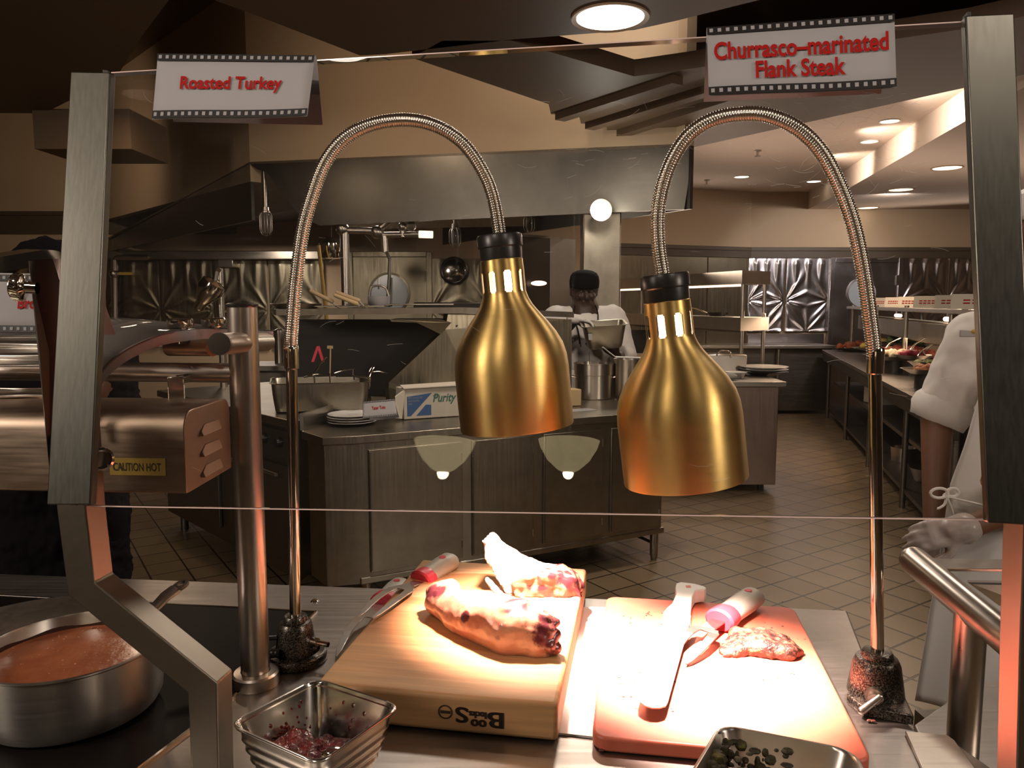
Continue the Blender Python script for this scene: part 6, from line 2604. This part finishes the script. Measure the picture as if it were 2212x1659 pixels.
jar_lamp('caged jar lamp on a bright steel stem, leftmost under the hood', 575, 366, 452, 508, 7.1)
jar_lamp('caged jar lamp right behind the left flexible lamp neck', 700, 372, 430, 473, 8.0)
jar_lamp('caged jar lamp left of the collar of the left brass lamp', 983, 424, 488, 533, 7.6)
jar_lamp('caged jar lamp right of the collar of the left brass lamp', 1143, 428, 462, 501, 8.0)
c = PY(1300, 452, 6.02)
t = thing('globe_lamp', 'glaring round lamp on the face of the dark hood', 'lamp', c)
g = G()
g.ball(c, .062, 24)
g.out('globe', mat('globe_glow', (1, 1, 1), .5, 0, emit=(1.0, .93, .80), power=14.0), t)
g = G()
g.lathe([(0, 0), (.085, 0), (.085, .02), (.06, .12), (0, .3)], 28, Matrix.Translation(c + Vector((0, .045, 0))) @ Matrix.Rotation(R(-90), 4, 'X'))
g.out('back_plate', STEEL, t)
point('globe_light', c + Vector((0, -.12, 0)), 9, (1, .94, .82), .06)

# pipes under the hood
t = thing('gas_pipes', 'grey gas pipes with valves and elbows hanging under the hood', 'pipe', PY(800, 500, 6.9))
y = 6.9
for nm, pts, r_ in (('drop_pipe', [PY(744, 492, y), PY(748, 660, y)], .040), ('low_pipe', [PY(738, 497, y), PY(818, 499, y)], .030), ('branch_pipe', [PY(812, 500, y), PY(868, 460, y)], .030),
                    ('upper_pipe', [PY(866, 460, y), PY(1030, 461, y)], .018), ('lower_pipe', [PY(812, 508, y), PY(915, 506, y)], .026), ('valve_pipe', [PY(868, 462, y), PY(870, 512, y)], .026),
                    ('drop_hose', [PY(830, 510, y), PY(832, 545, y)], .030)):
    g = G()
    g.cyl(pts[0], pts[1], r_, 16)
    g.out(nm, STEEL, t)
for u, v, r_ in ((740, 495, .06), (815, 502, .06), (867, 461, .05), (1030, 461, .03), (870, 490, .045)):
    g = G()
    g.ball(PY(u, v, y), r_, 16)
    g.out('elbow', STEEL, t)
g = G()
c = PY(889, 489, y - .05)
g.lathe([(0, 0), (.042, 0), (.045, .02), (.040, .035), (0, .036)], 24, Matrix.Translation(c) @ Matrix.Rotation(R(90), 4, 'X'))
g.out('gauge', CHROME, t)
g = G()
g.tube([PY(905, 506, y - .02), PY(935, 507, y - .02)], .032, 12)
g.out('strip_light', DIMLENS, t)

g = G()
bA, bB = PY(688, 530, 7.4), PY(703, 664, 7.4)
g.cyl(bA, bA + (bB - bA) * (bA.z / (bA.z - bB.z)), .018, 12)
tag(g.out('broom_handle', mat('yellow_wood', (.48, .30, .07), .5), None), 'thin yellow broom handle leaning behind the overshelf', 'broom handle')
g = G()
c = PY(717, 558, 7.6)
g.lathe([(0, 0), (.10, 0), (.12, .06), (.12, .14), (.07, .19), (0, .2)], 32, Matrix.Translation(c))
g.cyl(c + Vector((0, 0, .19)), c + Vector((-.12, 0, .21)), .012, 10)
g.cyl(c + Vector((0, 0, .19)), c + Vector((0, 0, .76)), .004, 6)
tag(g.out('hanging_kettle', CHROME, None), 'shiny steel kettle hanging beside the yellow broom handle', 'kettle')

t = thing('wall_pipe', 'thin steel pipe with a yellow lever valve on the far left wall', 'pipe', PY(246, 640, 9.9))
y = 9.9
g = G()
g.tube([PY(322, 553, y), PY(320, 556, y), PY(252, 556, y), PY(246, 562, y), PY(248, 690, y)], .035, 12)
g.out('pipe_run', STEEL, t)
g = G()
g.box(PY(272, 591, y - .06), (.17, .02, .035))
g.out('valve_lever', YELLOW, t)
g = G()
g.ball(PY(246, 592, y), .06, 14)
g.out('valve_body', STEEL, t)
g = G()
a, b = PY(225, 551, 9.95), PY(700, 553, 9.95)
g.box(((a.x + b.x) / 2, 9.97, a.z), (b.x - a.x, .06, .11))
tag(g.out('wall_rail', STEEL, None, bevel=.01), 'bright steel rail along the top of the far left wall panels', 'rail')
g = G()
c = PY(492, 566, 10.1)
g.box(c, (.2, .18, .15))
tag(g.out('junction_box', STEELX, None, bevel=.01), 'small steel junction box with rusty front under the hood edge', 'box')
g = G()
a, b = PY(466, 606, 5.2), PY(427, 667, 5.2)
M = Matrix.Translation(b) @ (a - b).to_track_quat('Z', 'Y').to_matrix().to_4x4()
H_ = (a - b).length
t = thing('rinse_head', 'tilted polished bell shaped metal head hanging left of the thick steel pole', 'spray head', a)
g.lathe([(0, 0), (.030, 0), (.036, .01), (.038, .05), (.045, .06), (.075, H_ * .55), (.088, H_ * .7), (.080, H_ * .92), (.035, H_), (0, H_)], 28, M)
g.out('bell', CHROME, t)
g = G()
q = a + Vector((.0, 0, 0))
g.tube([q, q + Vector((.01, 0, .05)), PY(474, 582, 5.3)], .014, 10)
g.out('hose', DARKST, t)
g = G()
a, b = PY(474, 580, 5.3), PY(476, 672, 5.3)
g.cyl(a, (a.x, a.y, .945), .025, 12)
g.out('riser', STEEL, t)


# ================================================================ quilted steel wall panels and doors
def quilt(name, a, b, z0, z1, m, amp=.022):
    a, b = Vector((a[0], a[1], 0)), Vector((b[0], b[1], 0))
    n = (b - a).normalized().cross(Vector((0, 0, 1)))
    asp = (z1 - z0) / (b - a).length

    def fan(dx, dy, k, ph=0.0):
        r = math.hypot(dx, dy)
        return abs(math.cos(math.atan2(dx, dy + 1e-6) * k + ph)) ** 5 * min(1, r * 5)

    def fn(s, q):
        x = (s - .5) * 2
        y = q * asp * 2
        yn = .42 * asp * 2
        low = fan(x, y + .02, 4.0) * max(0, 1 - y / (yn * 1.15))
        xe = 1 - abs(x)
        node = fan(xe, y - yn, 5.0, .3) * max(0, 1 - math.hypot(xe, y - yn) / (yn * 1.5)) * (1 if y > yn else .8)
        drape = abs(math.cos(x * 5.2 * (1 + .25 * (1 - q)))) ** 5 * max(0, (q - .5) / .5)
        edge = min(1, (1 - abs(x)) * 9) * min(1, (1 - q) * 14)
        return a.lerp(b, s) + Vector((0, 0, z0 + (z1 - z0) * q)) + n * (.02 + amp * max(low, node, drape) * edge)
    g = G()
    g.grid(fn, 60, 72)
    return struct(g.out(name, m, None, fix=False, angle=180))


for u0, u1 in ((1616, 1694), (1698, 1790), (1949, 2044), (2048, 2130), (2134, 2220)):
    a, b = PY(u0, 600, 11.17), PY(u1, 600, 11.17)
    quilt('wall_panel', (a.x, 11.17), (b.x, 11.17), 1.12, 2.16, BLUEST)
g = G()
for u0, u1 in ((1616, 1780),):
    a, b = PY(u0, 725, 11.15), PY(u1, 725, 11.15)
    g.box(((a.x + b.x) / 2, 11.16, .99), (b.x - a.x, .02, .18))
struct(g.out('wall_kickplate', BLUEST, None))
for u0, u1 in ((228, 345), (348, 460), (463, 578), (581, 700), (932, 1062)):
    a, b = PY(u0, 600, 10.17), PY(u1, 600, 10.17)
    quilt('wall_panel', (a.x, 10.17), (b.x, 10.17), .95, 2.10, OLIVE, .016)
a_, b_ = Vector((1.42, 10.43, 0)), Vector((3.40, 11.17, 0))
for k in range(3):
    p, q = a_.lerp(b_, k / 3 + .005), a_.lerp(b_, (k + 1) / 3 - .005)
    n = (q - p).normalized().cross(Vector((0, 0, 1)))
    g = G()
    qd = [p + Vector((0, 0, .9)), q + Vector((0, 0, .9)), q + Vector((0, 0, 2.16)), p + Vector((0, 0, 2.16))]
    g.sweep3([x + n * .02 for x in qd], qd)
    struct(g.out('wall_panel', OLIVE, None, smooth=False))


def porthole_door(name, u0, u1, y, ztop, cu, cv, r, m, pane):
    a, b = PY(u0, 600, y), PY(u1, 600, y)
    t = bpy.data.objects.new(name, None)
    COL.objects.link(t)
    t.location = ((a.x + b.x) / 2, y, 0)
    t['kind'] = 'structure'
    WM[t.name] = Matrix.Translation(t.location)
    c = PY(cu, cv, y - .045)
    g = G()
    g.box(((a.x + b.x) / 2, y - .02, ztop / 2), (b.x - a.x, .04, ztop))
    struct(g.out('door_leaf', m, t, bevel=.004))
    g = G()
    w_ = .07
    for x in (a.x - w_ / 2, b.x + w_ / 2):
        g.box((x, y - .03, (ztop + w_) / 2), (w_, .06, ztop + w_))
    g.box(((a.x + b.x) / 2, y - .03, ztop + w_ / 2), (b.x - a.x - .002, .06, w_))
    struct(g.out('door_frame', m, t, bevel=.006))
    g = G()
    M = Matrix.Translation(c) @ Matrix.Rotation(R(90), 4, 'X')
    g.lathe([(0, 0), (r, 0), (r, .006), (0, .006)], 48, M)
    struct(g.out('door_pane', pane, t))
    g = G()
    g.lathe([(r, 0), (r * 1.12, 0), (r * 1.12, .012), (r, .016)], 48, M)
    struct(g.out('pane_ring', m, t))
    g = G()
    g.box((b.x - .01, y - .05, ztop - .25), (.03, .03, .14))
    struct(g.out('door_hinge', DARKST, t))
    return t


porthole_door('door_1', 1800, 1936, 11.17, 2.10, 1862, 633, .20, BLUEST, FROST)
porthole_door('door_2', 764, 922, 10.17, 2.12, 841, 634, .245, OLIVE, FROST)
c = PY(981, 585, 10.1)
t = thing('wall_mirror', 'round mirror in a thick black ring on the quilted wall panel', 'mirror', c)
M = Matrix.Translation(c) @ Matrix.Rotation(R(90), 4, 'X')
g = G()
g.lathe([(0, .012), (.10, .010), (.155, 0), (0, -.002)], 40, M)
g.out('glass', MIRROR, t)
g = G()
g.lathe([(.152, -.01), (.152, .02), (.165, .028), (.182, .02), (.182, -.03), (.152, -.03)], 40, M)
g.out('ring', BLACKP, t)


# ================================================================ ceiling lights
def can(u, v, z, r, label, group, lens=LENS, tilt=0):
    c = PZ(u, v, z)
    tt = thing('ceiling_light', label, 'ceiling light', c, 0, group)
    g = G()
    g.lathe([(r, .0), (r * 1.14, -.006), (r * 1.14, .006), (r, .010)], 40, Matrix.Translation(c))
    g.out('trim_ring', mat('can_ring', (.45, .30, .2), .5) if r > .12 else WHITEP, tt)
    g = G()
    g.lathe([(0, -.002), (r * .99, -.002), (r * .99, .004), (0, .004)], 40, Matrix.Translation(c))
    g.out('lens', lens, tt)
    return tt


can(1318, 39, 2.896, .165, 'large bright round recessed light in the dark ceiling above the glass guard', 'recessed lights')
for u, v, z, r, lab, ln in ((1602, 382, 3.096, .085, 'bright recessed light left of the right flexible lamp neck', LENS), (1758, 392, 3.096, .085, 'bright recessed light just left of the right lamp neck bend', LENS),
                            (1875, 449, 2.856, .13, 'dim recessed light nearest the right lamp neck, lower left of the four', DIMLENS), (1946, 410, 2.856, .13, 'dim recessed light second along the diagonal row in the lower ceiling', DIMLENS),
                            (2046, 363, 2.856, .13, 'dim recessed light beside the right steel post, nearest of the diagonal row', DIMLENS), (2041, 466, 2.856, .13, 'dim recessed light farthest back near the right steel post', DIMLENS),
                            (1922, 262, 3.096, .075, 'bright spotlight beside the lit ceiling step, upper of the pair', LENS), (1878, 306, 3.096, .075, 'bright spotlight beside the lit ceiling step, lower of the pair', LENS)):
    can(u, v, z, r, lab, 'recessed lights', ln)
for k in range(4):
    p = c0.lerp(c1, .25 + k * .33)
    nrm = Vector((-d.y, d.x, 0)) if False else None
for f_, e_ in ((.30, 22), (.62, 26), (.95, 34)):
    p = c0.lerp(c1, f_)
    spot('step_spotlight', (p.x - .60, p.y - .16, 2.90), (p.x, p.y, 2.985), e_ * 1.9, NEUT, 84, .9, .04)
for u, v, lab in ((1637, 334, 'small sprinkler head on the ceiling above the right lamp neck'), (1527, 398, 'small sprinkler head on the ceiling near the hood end')):
    c = PZ(u, v - 9, 3.098)
    g = G()
    g.lathe([(0, 0), (.035, 0), (.035, -.008), (.014, -.012), (.014, -.05), (.03, -.055), (.03, -.06), (0, -.062)], 20, Matrix.Translation(c))
    tag(g.out('sprinkler', STEEL, None), lab, 'sprinkler', 'ceiling sprinklers')


# pendants on the dining side, seen mirrored in the glass
def pendant(u, v, dist, label):
    o = on_plane(u, v, BL, GN)
    r_ = ray(u, v).normalized()
    rf = r_ - GN * 2 * r_.dot(GN)
    c = o + rf * dist
    tt = thing('pendant_lamp', label, 'pendant lamp', c, 0, 'dining side pendants')
    g = G()
    g.lathe([(.012, -.055), (.035, -.045), (.068, -.015), (.092, .025), (.100, .05), (.096, .05), (.064, -.008), (.012, -.048)], 40, Matrix.Translation(c))
    m = mat('pendant_glass', (.6, .5, .35), .3, emit=(1.0, .82, .45), power=3.2)
    g.out('glass_bowl', m, tt)
    g = G()
    g.ball(c + Vector((0, 0, -.058)), .018, 16)
    g.out('bulb', mat('pendant_bulb', (1, 1, 1), .5, emit=(1, .9, .62), power=40), tt)
    g = G()
    g.cyl(c + Vector((0, 0, -.04)), (c.x, c.y, 2.9), .006, 10)
    g.out('rod', DARKST, tt)


pendant(958, 985, 1.75, 'frosted bowl pendant lamp behind the viewer, mirrored at the left on the glass')
pendant(1228, 985, 1.75, 'frosted bowl pendant lamp behind the viewer, mirrored beside the right brass lamp')
